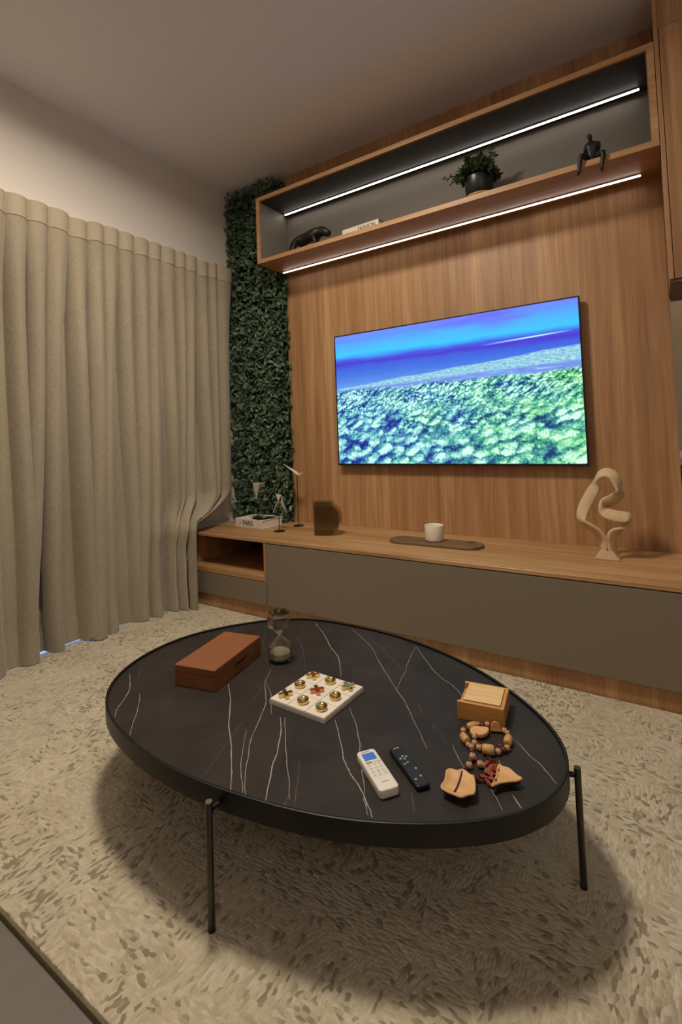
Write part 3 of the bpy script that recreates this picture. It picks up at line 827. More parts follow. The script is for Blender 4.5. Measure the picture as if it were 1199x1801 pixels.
# skirts of the board are the same white stone
for lo, hi in (((-SB / 2 - .0005, -SB / 2 - .0006, 0), (SB / 2 + .0005, -SB / 2 - .0001, .011)), ((-SB / 2 - .0006, -SB / 2, 0), (-SB / 2 - .0001, SB / 2, .011)),
               ((SB / 2 + .0001, -SB / 2, 0), (SB / 2 + .0006, SB / 2, .011)), ((-SB / 2, SB / 2 + .0001, 0), (SB / 2, SB / 2 + .0006, .011))):
    box('board_side', lo, hi, M['white_marble'], tb)
cells = {}
order = [(546, 1188, 'x', 'back corner, nearest the hourglass'), (582, 1195, 'o', 'back edge between the two back crosses'), (615, 1206, 'x', 'right corner of the board'),
         (525, 1205, 'o', 'left edge nearest the leather box'), (557, 1214, 'x', 'centre square of the board'), (594, 1224, 'o', 'right edge of the board'),
         (500, 1224, 'x', 'left corner of the board'), (537, 1234, 'o', 'front edge between left and front corners'), (571, 1245, 'o', 'front corner nearest the white remote')]
crot = [.1, 0, .55, 0, .15, 0, .4, 0, 0]
for idx, (px, py, kind, where) in enumerate(order):
    i, j = idx % 3, 2 - idx // 3
    lx_, ly_ = -SB / 2 + (i + .5) * q, -SB / 2 + (j + .5) * q
    wx = c.x + lx_ * math.cos(rz) - ly_ * math.sin(rz); wy = c.y + lx_ * math.sin(rz) + ly_ * math.cos(rz)
    mat = M['copper'] if idx in (4,) else M['gold']
    if kind == 'x':
        bm = bmesh.new()
        a, bq = .0205, .0056
        outl = [(a, bq), (bq, bq), (bq, a), (-bq, a), (-bq, bq), (-a, bq), (-a, -bq), (-bq, -bq), (-bq, -a), (bq, -a), (bq, -bq), (a, -bq)]
        o = prism('cross_piece', outl, 0, .011, mat, None, .0012, 2)
        o.location = (wx, wy, TT + .0142); o.rotation_euler = (0, 0, PI / 4 + rz + crot[idx] * .5)
        tag(o, ('copper' if idx == 4 else 'gold') + ' cross game piece on the ' + where, 'game piece', 'noughts and crosses pieces')
    else:
        ro, ri = .0165, .0085
        o = lathe('nought_piece', [(ri, .0), (ro - .001, 0), (ro, .001), (ro, .0105), (ro - .0015, .012), (ri + .002, .0115), (ri, .010), (ri, 0)], mat, None, 32)
        sharp(o, 45); o.location = (wx, wy, TT + .0142)
        tag(o, 'gold ring game piece on the ' + where, 'game piece', 'noughts and crosses pieces')

# white air-conditioner remote
def remote(name, label, corners, h, mat, round_):
    P = [at(a, b, 2, TZ + h) for a, b in corners]   # far-left, far-right, near-right, near-left
    cc = sum(P, Vector()) / 4
    ax = ((P[0] + P[1]) - (P[2] + P[3])) / 2; Ln = ax.length; wdt = ((P[1] - P[0]).length + (P[2] - P[3]).length) / 2 * .98
    rz = math.atan2(ax.y, ax.x) - PI / 2
    t = thing(name, label, 'remote', (cc.x, cc.y, TT), rz)
    return t, Ln, wdt
def rrect(w, h, r, n=6):
    o = []
    for cx, cy, a0 in ((w / 2 - r, h / 2 - r, 0), (-w / 2 + r, h / 2 - r, 90), (-w / 2 + r, -h / 2 + r, 180), (w / 2 - r, -h / 2 + r, 270)):
        for k in range(n + 1):
            a = math.radians(a0 + 90 * k / n); o.append((cx + r * math.cos(a), cy + r * math.sin(a)))
    return o
wr, Ln, wdt = remote('air_conditioner_remote', 'white remote control with small blue display on the marble table', [(626, 1325), (657, 1315), (703, 1382), (668, 1394)], .018, None, 0)
prism('shell', rrect(wdt, Ln, .009), 0, .019, M['white_plastic'], wr, .003, 3, True)
box('display', (-wdt * .32, Ln * .22, .0188), (wdt * .32, Ln * .40, .0194), M['lcd'], wr)
box('button', (-wdt * .36, Ln * .145, .0188), (-wdt * .04, Ln * .185, .0200), M['grey_print'], wr, .0005, 1)
M['button_yellow'] = plain('button_cream', 'D8C88E', .5); M['button_pale'] = plain('button_pale', 'CFC7B9', .5)
box('button', (wdt * .04, Ln * .145, .0188), (wdt * .38, Ln * .185, .0200), M['button_yellow'], wr, .0005, 1)
for r_ in range(4):
    for c_ in range(3):
        box('button', ((-.36 + c_ * .27) * wdt, (.075 - r_ * .085) * Ln, .0188), ((-.18 + c_ * .27) * wdt, (.108 - r_ * .085) * Ln, .0196), M['button_pale'], wr, .0004, 1)
        box('button_print', ((-.33 + c_ * .27) * wdt, (.112 - r_ * .085) * Ln, .0190), ((-.21 + c_ * .27) * wdt, (.120 - r_ * .085) * Ln, .0193), M['grey_print'], wr)
box('brand_print', (-wdt * .24, Ln * .435, .0190), (wdt * .14, Ln * .452, .0193), M['grey_print'], wr)
box('brand_print', (-wdt * .18, -Ln * .335, .0190), (wdt * .2, -Ln * .32, .0193), M['grey_print'], wr)
br, Ln, wdt = remote('television_remote', 'slim black remote control beside the white remote', [(683, 1316), (704, 1310), (756, 1376), (735, 1388)], .011, None, 0)
prism('shell', rrect(wdt, Ln, .007), 0, .0115, M['black_plastic'], br, .003, 3, True)
box('brand_print', (-wdt * .22, Ln * .43, .0114), (wdt * .22, Ln * .452, .0118), M['grey_print'], br)
M['button_grey'] = plain('button_grey', '8E867C', .45)
for bx_, by_ in ((-.22, .17), (.02, .215), (.26, .19), (.05, .145), (-.2, .03), (.08, .055), (.3, -.12), (-.22, -.34), (.24, -.30)):
    lathe('button', [(0, .0112), (.0032, .0112), (.0032, .0122), (.0025, .0126), (0, .0126)], M['button_grey'], br, 14, True, (bx_ * wdt, by_ * Ln, 0))

# wooden box with sliding lid
fl, fr = at(805, 1264, 2, TZ), at(887.6, 1281, 2, TZ)
ex = fr - fl; lx = ex.length; rz = math.atan2(ex.y, ex.x); dp = .116; hb = .046; wt = .009
wb = thing('wooden_box', 'small pale wooden box with sliding lid on the marble table', 'box', (fl.x, fl.y, TT), rz)
box('front_wall', (0, 0, 0), (lx, wt, hb), M['box_wood'], wb, .001, 1)
box('back_wall', (0, dp - wt, 0), (lx, dp, hb), M['box_wood'], wb, .001, 1)
box('end_wall', (lx - wt, wt, 0), (lx, dp - wt, hb), M['box_wood'], wb, .001, 1)
box('end_wall', (0, wt, 0), (wt, dp - wt, hb - .016), M['box_wood'], wb, .001, 1)
box('bottom', (wt, wt, 0), (lx - wt, dp - wt, .005), M['box_wood'], wb)
o = prism('lid', [(x + lx / 2 + .002, y + dp / 2) for x, y in rrect(lx - 2 * wt - .006, dp - 2 * wt - .005, .004)], hb - .012, hb + .003, M['lid_wood'], wb, .001, 1)

# beaded necklace
def c4(a, b): return 760 + a / 6.66, 1180 + b / 6.66
nk = thing('bead_necklace', 'wooden bead garland coiled on the table in front of wooden box', 'bead garland', tuple(at(855, 1303, 2, TZ)[:2]) + (TT,))
nk0 = Vector(nk.location)
def bead_small(a, b, r, mat, z=0.0):
    p = at(*c4(a, b), 2, TZ + r + z) - nk0
    lathe('bead', [(r * .25, -r * .9)] + [(r * math.sin(t), -r * math.cos(t)) for t in np.linspace(.35, PI - .35, 8)] + [(r * .25, r * .9)], mat, nk, 16, True, (p.x, p.y, r + z))
def bead_barrel(a, b, ang_to, ln, r):
    p = at(*c4(a, b), 2, TZ + r) - nk0; p2 = at(*c4(*ang_to), 2, TZ + r) - nk0
    d = (p2 - p); d.z = 0; d.normalize()
    prof = [(-.5, .35), (-.495, .72), (-.44, .88), (-.2, 1), (.2, 1), (.44, .88), (.495, .72), (.5, .35)]
    pts = [Vector((p.x, p.y, r)) + d * (s_ * ln) for s_, _ in prof]
    tube('barrel_bead', pts, [r * k for _, k in prof], M['bead_big'], nk, 18)
bead_barrel(465, 645, (540, 625), .026, .0092); bead_barrel(380, 790, (425, 850), .026, .0098); bead_barrel(655, 922, (740, 935), .028, .0112)
bead_barrel(888, 815, (905, 740), .028, .0102)
for a, b, r, kd in ((365, 700, .0062, 's'), (372, 668, .0045, 'r'), (530, 628, .0058, 's'), (583, 634, .0062, 'r'), (645, 628, .0062, 's'), (845, 700, .006, 's'), (880, 728, .0055, 's'), (422, 866, .0056, 's'),
                    (548, 898, .0065, 's'), (772, 945, .0065, 's'), (835, 925, .0062, 'r'), (876, 903, .0062, 's'), (800, 885, .006, 'r'), (495, 845, .0062, 's'), (495, 775, .0055, 's'), (462, 893, .006, 's'), (466, 940, .006, 'r'),
                    (472, 1002, .0068, 's'), (450, 1050, .0048, 'r'), (432, 1105, .0066, 's'), (560, 1092, .0066, 's'), (515, 1040, .0045, 'r'), (610, 1108, .005, 's'), (640, 1180, .005, 's')):
    bead_small(a, b, r * 1.18, M['bead_small'] if kd == 's' else M['bead_red'])
def cord(pl, r=.0016):
    P = [at(*c4(a, b), 2, TZ + .005) - nk0 for a, b in pl]
    v = catmull([(p.x, p.y, .005) for p in P], 6); tube('cord', v, r, M['bead_red'], nk, 8)
cord([(465, 645), (530, 628), (645, 625), (740, 640), (845, 690), (890, 800), (875, 903), (772, 945), (655, 922), (548, 898), (495, 845), (422, 866), (375, 780), (365, 690), (400, 660)])
cord([(495, 845), (462, 893), (470, 1000), (430, 1105), (350, 1160)]); cord([(470, 1000), (515, 1045), (560, 1090), (650, 1150), (720, 1200)])
# carved chips tied into the garland
def chip(name, pl, z, th, mat, parent, ref, conv=c4, tilt=0.0):
    P = [at(*conv(a, b), 2, TZ + z) - ref for a, b in pl]
    P = catmull([(p.x, p.y) for p in P], 4, True)
    return prism(name, P, z, z + th, mat, parent, .0012, 2)
chip('carved_chip', [(440, 735), (470, 690), (560, 685), (660, 700), (640, 760), (560, 790), (520, 770), (490, 785)], .006, .008, M['pod'], nk, nk0)
# cut half-round chip standing on the cord
cp = at(*c4(745, 720), 2, TZ) - nk0
ang = math.radians(20)
vv_ = [(math.cos(a_) * .0135, math.sin(a_) * .020) for a_ in np.linspace(0, PI, 14)]
bm = bmesh.new()
fr_ = [bm.verts.new((x, -.006, z)) for x, z in vv_]; bk_ = [bm.verts.new((x, .006, z)) for x, z in vv_]
bm.faces.new(fr_); bm.faces.new(bk_[::-1]); k = len(vv_)
for i in range(k): bm.faces.new((fr_[i], bk_[i], bk_[(i + 1) % k], fr_[(i + 1) % k]))
bmesh.ops.recalc_face_normals(bm, faces=bm.faces)
o = from_bm('half_round_chip', bm, M['box_wood'], nk); o.location = (cp.x, cp.y, .004); o.rotation_euler = (-.25, 0, ang)

# seed pods
def pod(name, label, outline, zt, centre, slit=None, tipz=0.0):
    c0 = at(*c4(*centre), 2, TZ + zt)
    t = thing(name, label, 'seed pod', (c0.x, c0.y, TT))
    ref = Vector((c0.x, c0.y, TZ))
    P = [at(*c4(a, b), 2, TZ + zt) - ref for a, b in outline]
    P = [Vector(p) for p in catmull([(p.x, p.y, 0) for p in P], 5, True)]
    k = len(P)
    # shell: bowl from a small foot up to the lip
    vs, fs = [], []
    rings_ = [(.30, 0), (.62, .15), (.88, .5), (1.0, 1.0)]
    for s_, h_ in rings_: vs += [(p.x * s_, p.y * s_, h_ * zt) for p in P]
    for r_ in range(3):
        for i in range(k): fs.append((r_ * k + i, r_ * k + (i + 1) % k, (r_ + 1) * k + (i + 1) % k, (r_ + 1) * k + i))
    fs.append(tuple(range(k - 1, -1, -1)))
    mesh('shell', vs, fs, M['pod_dark'], t, True)
    vs, fs = [], []
    for s_, h_ in ((1.0, zt), (.985, zt + .003), (.90, zt + .0032), (.84, zt + .0005), (.5, zt - .0005)): vs += [(p.x * s_, p.y * s_, h_) for p in P]
    for r_ in range(4):
        for i in range(k): fs.append((r_ * k + i, r_ * k + (i + 1) % k, (r_ + 1) * k + (i + 1) % k, (r_ + 1) * k + i))
    fs.append(tuple(4 * k + i for i in range(k)))
    mesh('inside', vs, fs, M['pod'], t, True)
    if slit:
        S = [at(*c4(a, b), 2, TZ + zt) - ref for a, b in slit]
        tube('slit', [(p.x, p.y, zt + .0012) for p in S], .0016, M['pod_dark'], t, 8)
    return t
pod('seed_pod', 'open round seed pod half with centre slit near table edge',
    [(95, 1365), (140, 1290), (160, 1180), (215, 1155), (290, 1175), (345, 1160), (400, 1185), (440, 1220), (490, 1245), (508, 1340), (500, 1440), (420, 1465), (340, 1490), (240, 1455), (160, 1420)], .017, (320, 1320), [(350, 1180), (325, 1270), (290, 1370), (258, 1425)])
pod('seed_pod', 'pointed boat-shaped seed pod half lying right of the red petals',
    [(690, 1360), (735, 1260), (770, 1110), (830, 1130), (890, 1145), (950, 1190), (1000, 1235), (1055, 1270), (1000, 1300), (900, 1310), (800, 1325)], .015, (850, 1240))
# dried red flower
rf = thing('dried_flower', 'crumpled red dried flower between the two seed pods', 'dried flower', tuple(at(*c4(660, 1215), 2, TZ)[:2]) + (TT,))
rf0 = Vector(rf.location)
spots = [(660, 1060, .010), (700, 1110, .013), (640, 1095, .008), (740, 1150, .012), (690, 1180, .016), (760, 1195, .010), (700, 1250, .014), (660, 1290, .011), (600, 1255, .009), (540, 1255, .009), (500, 1245, .007), (710, 1310, .009), (740, 1240, .011)]
for a, b, r in spots:
    p = at(*c4(a, b), 2, TZ + .008) - rf0
    h0 = random.uniform(.004, .016)
    vs, fs = [], []
    ax = Vector((random.gauss(0, 1), random.gauss(0, 1), random.gauss(.2, .6))).normalized(); bx_ = ax.orthogonal().normalized(); cx_ = ax.cross(bx_)
    for i in range(5):
        for j in range(7):
            th = (j / 6 - .5) * 3.6; s_ = (i / 4 - .5) * 2
            rr = r * .62 * (1 + .25 * math.sin(3 * s_ + j)) * (1 - .35 * s_ * s_)
            q_ = ax * (s_ * r) + bx_ * (rr * math.cos(th)) + cx_ * (rr * math.sin(th))
            q_ += Vector((p.x, p.y, h0)); q_.z = max(q_.z, .0008)
            vs.append(q_)
    for i in range(4):
        for j in range(6): fs.append((i * 7 + j, i * 7 + j + 1, (i + 1) * 7 + j + 1, (i + 1) * 7 + j))
    mesh('petal', vs, fs, M['red_petal'], rf, True)

# ------------------------------------------------------------------ things on the console
CT = CH + .0003
# book PARIS
f0, f1, f2 = at(414.4, 925, 2, CH), at(461, 931, 2, CH), at(489.5, 924, 2, CH)
ex = f1 - f0; bl = ex.length; rz = math.atan2(ex.y, ex.x); bh = .054; bw = .185
pb = thing('book', 'thick white coffee table book titled PARIS on the console', 'book', (f0.x, f0.y, CT), rz)
box('page_block', (.004, .004, .004), (bl - .004, bw - .004, bh - .004), M['paper'], pb)
box('back_cover', (0, 0, 0), (bl, bw, .0038), M['cover_white'], pb, .001, 1)
box('front_cover', (0, 0, bh - .0038), (bl, bw, bh), M['cover_white'], pb, .001, 1)
box('spine', (0, -.001, 0), (bl, .0036, bh), M['cover_white'], pb, .001, 1)
prism('cover_print', [(bl * .45, .02), (bl * .86, .004), (bl * .99, .05), (bl * .97, bw * .9), (bl * .6, bw * .82), (bl * .7, bw * .4), (bl * .5, bw * .35)], bh + .0001, bh + .0005, M['cover_black'], pb)
M['cover_grey'] = plain('book_cover_grey', '6E7268', .5, var=.3, scale=30)
prism('cover_print', [(bl * .12, bw * .45), (bl * .55, bw * .4), (bl * .58, bw * .8), (bl * .2, bw * .9)], bh + .0001, bh + .0005, M['cover_grey'], pb)
text('spine_lettering', 'PARIS', .046, M['dark_print'], pb, frame(Vector((bl * .47, -.0013, bh * .50)), (1, 0, 0), (0, 0, 1)), bold=.0006, sx=.85)
box('spine_emblem', (bl * .165, -.0015, bh * .28), (bl * .19, -.0011, bh * .42), M['dark_print'], pb)
box('spine_emblem', (bl * .185, -.0015, bh * .36), (bl * .196, -.0011, bh * .72), M['dark_print'], pb)

# bird figurines
def tri_sheet(name, tris, mat, parent, th=.0022):
    bm = bmesh.new()
    for tr in tris:
        P = [Vector(p) for p in tr]; nn = (P[1] - P[0]).cross(P[2] - P[0]).normalized() * th / 2
        a = [bm.verts.new(p + nn) for p in P]; b_ = [bm.verts.new(p - nn) for p in P]
        bm.faces.new(a); bm.faces.new(b_[::-1])
        for i in range(3): bm.faces.new((a[i], b_[i], b_[(i + 1) % 3], a[(i + 1) % 3]))
    bmesh.ops.recalc_face_normals(bm, faces=bm.faces)
    return from_bm(name, bm, mat, parent)
def bird(label, base, height, tris_px, yoff):
    t = thing('bird_figurine', label, 'figurine', base, 0, 'folded bird figurines')
    b0 = Vector(base)
    lathe('base', [(0, 0), (.034, 0), (.035, .0015), (.035, .003), (.033, .0045), (0, .0045)], M['rod'], t, 32)
    tube('rod', [(0, 0, .004), (0, 0, height)], .0026, M['rod'], t, 10)
    T3 = []
    for tr in tris_px:
        T3.append([at(a, b, 1, b0.y + d) - b0 for a, b, d in tr])
    for tr in T3: tri_sheet('wing', [tr], M['bird'], t)
    return t
b1 = at(453, 911, 2, CT + .0545); b2 = at(491.4, 934.5, 2, CT); b3 = at(525, 925, 2, CT)
bird('white folded bird figurine standing on the PARIS book', (b1.x, b1.y, CT + bh + .0008), .125,
     [[(444.5, 850, -.02), (456, 850, -.03), (451, 880, 0)], [(456, 850, -.03), (466.5, 848.5, .06), (454, 862, 0)], [(444.5, 850, -.02), (466.5, 848.5, .06), (451, 853, 0)]], 0)
bird('short folded bird figurine standing in front of the PARIS book', tuple(b2), .150,
     [[(494, 870, 0), (480, 900, -.05), (489, 884, 0)], [(494, 870, 0), (484, 868, .05), (489, 880, 0)], [(494, 871, 0), (504, 903, .05), (495.5, 889, 0)]], 0)
bird('tall folded bird figurine on thin rod against the wood panelling', tuple(b3), .342,
     [[(497.5, 816, -.03), (525, 833, 0), (522, 829, .012)], [(497.5, 816, -.03), (525, 833, 0), (523, 836, -.012)], [(525, 833, 0), (533, 829, .05), (526, 838, 0)]], 0)

# olive glass vase with a bulging side
vb = at(565, 940.5, 2, CH)
vz = thing('glass_vase', 'olive smoked glass pitcher vase with rounded handle side', 'vase', (vb.x, vb.y, CT), math.radians(18))
def vase_prof(ins):
    w, hgt = .105, .198
    P = [(-.035 + ins, 0 + ins), (.062, 0 + ins)]
    for a in np.linspace(-68, 60, 16):
        P.append((.040 + (.083 - ins) * math.cos(math.radians(a)), .098 + (.085 - ins) * math.sin(math.radians(a)) * 1.08))
    P += [(.072 - ins, hgt), (-.035 + ins, hgt)]
    return P
def extr(name, P, y0, y1, mat, parent, flip=False, open_top=True):
    bm = bmesh.new(); a = [bm.verts.new((x, y0, z)) for x, z in P]; b_ = [bm.verts.new((x, y1, z)) for x, z in P]; k = len(P)
    bm.faces.new(a); bm.faces.new(b_[::-1])
    for i in range(k): bm.faces.new((a[i], a[(i + 1) % k], b_[(i + 1) % k], b_[i]))
    bmesh.ops.recalc_face_normals(bm, faces=bm.faces)
    if flip: bmesh.ops.reverse_faces(bm, faces=bm.faces)
    else: bmesh.ops.bevel(bm, geom=[e for e in bm.edges if e.calc_face_angle(0) > .9], offset=.004, segments=3, affect='EDGES')
    return from_bm(name, bm, mat, parent)
extr('glass_body', vase_prof(0), -.032, .042, M['olive_glass'], vz)
extr('glass_cavity', [(x, min(z, .192)) for x, z in vase_prof(.007)], -.025, .035, M['olive_glass'], vz, True)

# oblong tray and candle
t0, t1 = at(688, 947, 2, CH + .01), at(850, 961, 2, CH + .01)
ex = t1 - t0; tl = ex.length; mid = (t0 + t1) / 2; rz = math.atan2(ex.y, ex.x)
tr = thing('oblong_tray', 'long dark rustic wooden tray with rounded ends on console', 'tray', (mid.x, mid.y, CT), rz)
o = [(x * (1 + .012 * math.sin(9 * y * 30)), y * (1 + .05 * math.sin(14 * x + 1))) for x, y in rrect(tl, .150, .072, 12)]
prism('tray_board', o, 0, .015, M['bark'], tr, .004, 2)
lathe('knot', [(.010, .0151), (.019, .0154), (.021, .0151)], M['pod_dark'], tr, 20, True, (tl * .36, .04, 0))
cc = at(764, 951, 2, CH + .0155); cb = thing('candle_cup', 'white ceramic candle cup standing on the dark wooden tray', 'candle', (cc.x, cc.y, CT + .0155))
lathe('cup', [(0, 0), (.041, 0), (.0455, .003), (.0475, .012), (.0485, .080), (.0478, .082), (.0450, .080), (.0445, .066)], M['ceramic'], cb, 40)
lathe('wax', [(0, .064), (.030, .0645), (.0444, .066), (.0444, .050), (0, .050)], M['wax'], cb, 40)
tube('wick', [(0, 0, .064), (.001, 0, .076)], .0014, M['dark_print'], cb, 8)

# ribbon sculpture
sb = at(1070, 982, 2, CH)
rs = thing('ribbon_sculpture', 'pale carved ribbon sculpture of a looping abstract figure', 'sculpture', (sb.x, sb.y, CT))
def cs(a, b, d=0.0):
    p = at(1000 + a / 9.22, 810 + b / 9.22, 1, sb.y) ; return (p.x - sb.x, d, p.z - CT)
RIB = [(585, 1580, 0, 10), (565, 1440, 0, 25), (570, 1290, -.005, 35), (480, 1150, -.012, 35), (350, 1060, -.018, 35), (235, 975, -.02, 30), (215, 880, -.012, 55), (265, 720, 0, 78), (350, 560, .012, 80), (420, 430, .016, 50),
       (440, 330, .012, 12), (500, 235, .002, 20), (610, 195, -.006, 38), (720, 240, -.012, 40), (790, 350, -.014, 32), (815, 470, -.012, 8), (800, 560, -.004, 50), (700, 640, .008, 62), (590, 690, .016, 55), (545, 755, .006, 15),
       (600, 840, -.010, 50), (720, 880, -.018, 62), (860, 905, -.018, 58), (955, 915, -.01, 35), (985, 965, .005, 5), (930, 1035, .012, -25), (830, 1110, .008, 10), (730, 1180, 0, 38), (690, 1290, 0, 30), (710, 1430, 0, 22), (760, 1580, 0, 10)]
P = catmull([cs(a, b, d) + (ang,) for a, b, d, ang in RIB], 6)
vs, fs = [], []
th = .0070; hw = .033
k = len(P)
for i, p in enumerate(P):
    t = Vector(P[min(i + 1, k - 1)][:3]) - Vector(P[max(i - 1, 0)][:3]); t.y *= .3; t.normalize()
    ax = Vector((0, 1, 0)); n1 = t.cross(ax).normalized(); ax = n1.cross(t).normalized()
    a = math.radians(p[3]); wv = ax * math.cos(a) + n1 * math.sin(a); tv_ = wv.cross(t).normalized()
    hw_ = hw * (1 - .25 * abs(math.sin(a))) ; c_ = Vector(p[:3])
    for (sa, sb_) in ((1, .45), (.86, 1), (-.86, 1), (-1, .45), (-1, -.45), (-.86, -1), (.86, -1), (1, -.45)): vs.append(c_ + wv * (hw_ * sa) + tv_ * (th * sb_))
for i in range(k - 1):
    for j in range(8): fs.append((i * 8 + j, i * 8 + (j + 1) % 8, (i + 1) * 8 + (j + 1) % 8, (i + 1) * 8 + j))
fs.append(tuple(range(7, -1, -1))); fs.append(tuple((k - 1) * 8 + j for j in range(8)))
for i, v in enumerate(vs):
    if v.z < .006: vs[i] = Vector((v.x, v.y, .006))
o = mesh('ribbon', vs, fs, M['sculpt'], rs, True); sharp(o, 60)
# flared foot
bm = bmesh.new()
x0 = cs(430, 1600)[0]; x1 = cs(850, 1640)[0]
secs = [(0, x0, x1, .040), (.006, x0 + .003, x1 - .003, .039), (.018, x0 + .013, x1 - .013, .036), (.036, x0 + .024, x1 - .024, .032)]
rg = [[bm.verts.new((xa, -d, z)), bm.verts.new((xb, -d, z)), bm.verts.new((xb, d, z)), bm.verts.new((xa, d, z))] and [v for v in bm.verts][-4:] for z, xa, xb, d in secs]
for a in range(3):
    for i in range(4): bm.faces.new((rg[a][i], rg[a][(i + 1) % 4], rg[a + 1][(i + 1) % 4], rg[a + 1][i]))
bm.faces.new(rg[0][::-1]); bm.faces.new(rg[3]); bmesh.ops.recalc_face_normals(bm, faces=bm.faces)
bmesh.ops.bevel(bm, geom=bm.edges[:], offset=.002, segments=2, affect='EDGES')
from_bm('foot', bm, M['sculpt'], rs)

# ------------------------------------------------------------------ things on the shelf
SZ = BZ0 + BT + .0003
# panther
pth = thing('panther_figurine', 'black prowling panther figurine at the left of the shelf', 'figurine', (.33, -.20, SZ))
pv = [(-.080, 0, .092), (-.030, 0, .090), (.025, 0, .095), (.070, 0, .108), (.105, 0, .108), (.140, 0, .098), (.166, 0, .082), (.182, 0, .072),
      (-.128, 0, .092), (-.152, 0, .066), (-.160, 0, .036), (-.176, 0, .014), (-.200, 0, .012),
      (-.082, -.028, .066), (-.098, -.032, .036), (-.086, -.032, .010), (-.066, -.032, .006),
      (-.066, .028, .066), (-.052, .030, .034), (-.058, .030, .010), (-.038, .030, .006),
      (.066, -.028, .078), (.086, -.030, .042), (.080, -.030, .010), (.100, -.030, .006),
      (.052, .028, .078), (.036, .030, .042), (.024, .030, .010), (.044, .030, .006)]
pe = [(0, 1), (1, 2), (2, 3), (3, 4), (4, 5), (5, 6), (6, 7), (0, 8), (8, 9), (9, 10), (10, 11), (11, 12), (0, 13), (13, 14), (14, 15), (15, 16), (0, 17), (17, 18), (18, 19), (19, 20),
      (3, 21), (21, 22), (22, 23), (23, 24), (3, 25), (25, 26), (26, 27), (27, 28)]
pr = [.036, .036, .038, .036, .029, .026, .022, .014, .009, .006, .0055, .0055, .0055, .022, .013, .009, .008, .022, .013, .009, .008, .019, .013, .009, .008, .019, .013, .009, .008]
skin('body', pv, pe, [q_ * (1.22 if i < 7 else 1.1) for i, q_ in enumerate(pr)], M['black_cast'], pth).scale = (.95, 1.1, 1.04)
for s_ in (-1, 1): lathe('ear', [(0, .012), (.004, .006), (.007, 0), (0, 0)], M['black_cast'], pth, 10, True, (.120, s_ * .014, .128))

# shelf book
s0 = at(601, 409, 1, -.23); s1 = at(666, 384, 1, -.23)
fb = thing('book', 'thick white book with lettered spine lying on the shelf', 'book', (s0.x, -.225, SZ), -.04)
bl = s1.x - s0.x; bh2 = .060; bw = .17
box('page_block', (.004, .004, .004), (bl - .004, bw - .004, bh2 - .004), M['paper'], fb)
box('back_cover', (0, 0, 0), (bl, bw, .0038), M['cover_white'], fb, .001, 1)
box('front_cover', (0, 0, bh2 - .0038), (bl, bw, bh2), M['cover_black'], fb, .001, 1)
box('spine', (0, -.001, 0), (bl, .0036, bh2), M['cover_white'], fb, .001, 1)
text('spine_lettering', 'FASHION', .034, M['dark_print'], fb, frame(Vector((bl * .68, -.0013, bh2 * .6)), (1, 0, 0), (0, 0, 1)), bold=.0003, sx=.85)
box('spine_emblem', (bl * .12, -.0015, bh2 * .40), (bl * .15, -.0011, bh2 * .62), M['grey_print'], fb)

# potted plant on round wooden dish
px_c = .5 * (1.3586 + 1.5122)
pd = thing('wooden_dish', 'small round wooden dish under the black plant pot', 'dish', (px_c + .01, -.215, SZ))
lathe('plate', [(0, 0), (.060, 0), (.074, .010), (.076, .016), (.073, .017), (.060, .012), (0, .011)], M['wood_edge'], pd, 36)
pp = thing('potted_plant', 'leafy green plant in a black pot on the shelf', 'plant', (px_c, -.20, SZ + .0175))
lathe('pot', [(0, 0), (.060, 0), (.066, .004), (.072, .100), (.072, .108), (.066, .108), (.064, .094), (0, .094)], M['pot'], pp, 40)
lathe('soil', [(0, .098), (.0635, .096), (.0635, .0945), (0, .0945)], M['soil'], pp, 30)
vs, fs = [], []
def sprig(base, tip, n=9, lw=.010):
    b_ = Vector(base); t_ = Vector(tip); ctrl = (b_ + t_) / 2 + Vector((0, 0, .03))
    for i in range(n + 1):
        f = i / n; p = b_ * (1 - f) ** 2 + ctrl * 2 * f * (1 - f) + t_ * f * f
        d = ((ctrl - b_) * (1 - f) + (t_ - ctrl) * f).normalized(); sd = d.cross(Vector((0, 0, 1))); sd = (sd if sd.length > .01 else Vector((1, 0, 0))).normalized(); up_ = sd.cross(d)
        if f < .2: continue
        for k_2 in range(4):
            a = random.uniform(0, 2 * PI); dr_ = (sd * math.cos(a) + up_ * math.sin(a) + d * .9).normalized(); ln = .036 * (1.15 - .5 * f) * random.uniform(.7, 1.3)
            w_ = dr_.cross(Vector((random.gauss(0, 1), random.gauss(0, 1), random.gauss(0, 1)))).normalized() * lw * .5
            i0 = len(vs); vs.extend([p, p + dr_ * ln * .5 + w_, p + dr_ * ln, p + dr_ * ln * .5 - w_]); fs.append((i0, i0 + 1, i0 + 2, i0 + 3))
    i0 = len(vs)
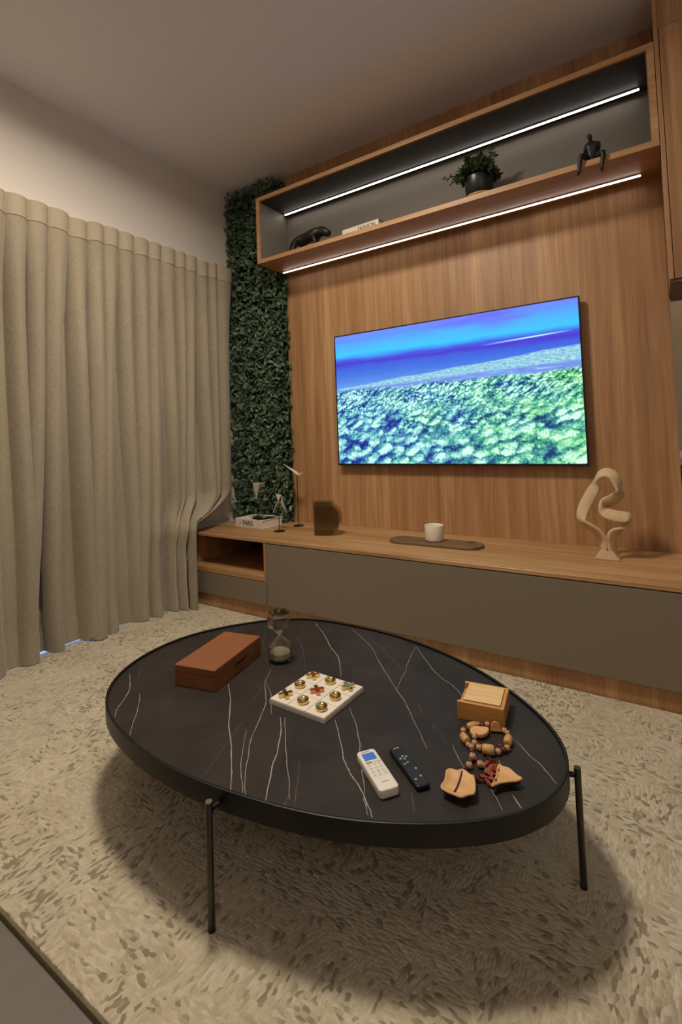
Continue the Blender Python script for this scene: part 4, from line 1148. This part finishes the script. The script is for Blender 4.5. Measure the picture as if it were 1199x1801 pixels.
for k in range(110):
    a = random.uniform(0, 2 * PI); r = random.uniform(.015, .11)
    hh = random.uniform(.12, .205) if r < .07 else random.uniform(.10, .15)
    sprig((.03 * math.cos(a), .03 * math.sin(a), .10), (r * math.cos(a), max(-.085, min(.15, r * math.sin(a))), hh))
sprig((.02, 0, .1), (.075, -.02, .225)); sprig((.03, 0, .1), (.08, .02, .215)); sprig((-.02, 0, .1), (-.165, -.02, .155)); sprig((-.02, 0, .1), (-.04, -.02, .205)); sprig((-.02, 0, .1), (-.13, -.03, .11))
fo = mesh('foliage', vs, fs, M['plant'], pp); fo['kind'] = 'stuff'

# seated figure on the shelf edge
fg = thing('seated_figure', 'black abstract seated figure with legs over the shelf edge', 'figurine', (1.964, -.262, SZ))
def fp(px, py, y):
    p = at(px, py, 1, y); return (p.x - 1.964, y + .262, p.z - SZ)
fv = [(0, .0, .016), fp(1041, 262, -.27), fp(1040, 252, -.272), fp(1038.5, 247, -.275), fp(1036, 239.5, -.28), fp(1034.5, 236, -.279),
      fp(1030, 255.5, -.27), fp(1029, 266, -.262), fp(1033, 271, -.25),
      fp(1052.5, 250.5, -.27), fp(1052.5, 261, -.262), fp(1049, 267, -.25),
      (-.014, -.012, .014), fp(1021.5, 272, -.312), fp(1018.5, 290, -.309), fp(1019, 303, -.309), fp(1015.5, 308, -.33),
      (.014, -.012, .014), fp(1060.5, 265, -.312), fp(1060, 278, -.309), fp(1057.5, 296, -.309), fp(1058.5, 301, -.33)]
fe = [(0, 1), (1, 2), (2, 3), (3, 4), (4, 5), (2, 6), (6, 7), (7, 8), (2, 9), (9, 10), (10, 11), (0, 12), (12, 13), (13, 14), (14, 15), (15, 16), (0, 17), (17, 18), (18, 19), (19, 20), (20, 21)]
frr = [(.020, .015), (.030, .017), (.030, .015), .008, (.0115, .012), .008, .010, .009, .008, .010, .009, .008, .012, .0115, .0105, .0068, .006, .012, .0115, .0105, .0068, .006]
skin('body', fv, fe, frr, M['black_cast'], fg)
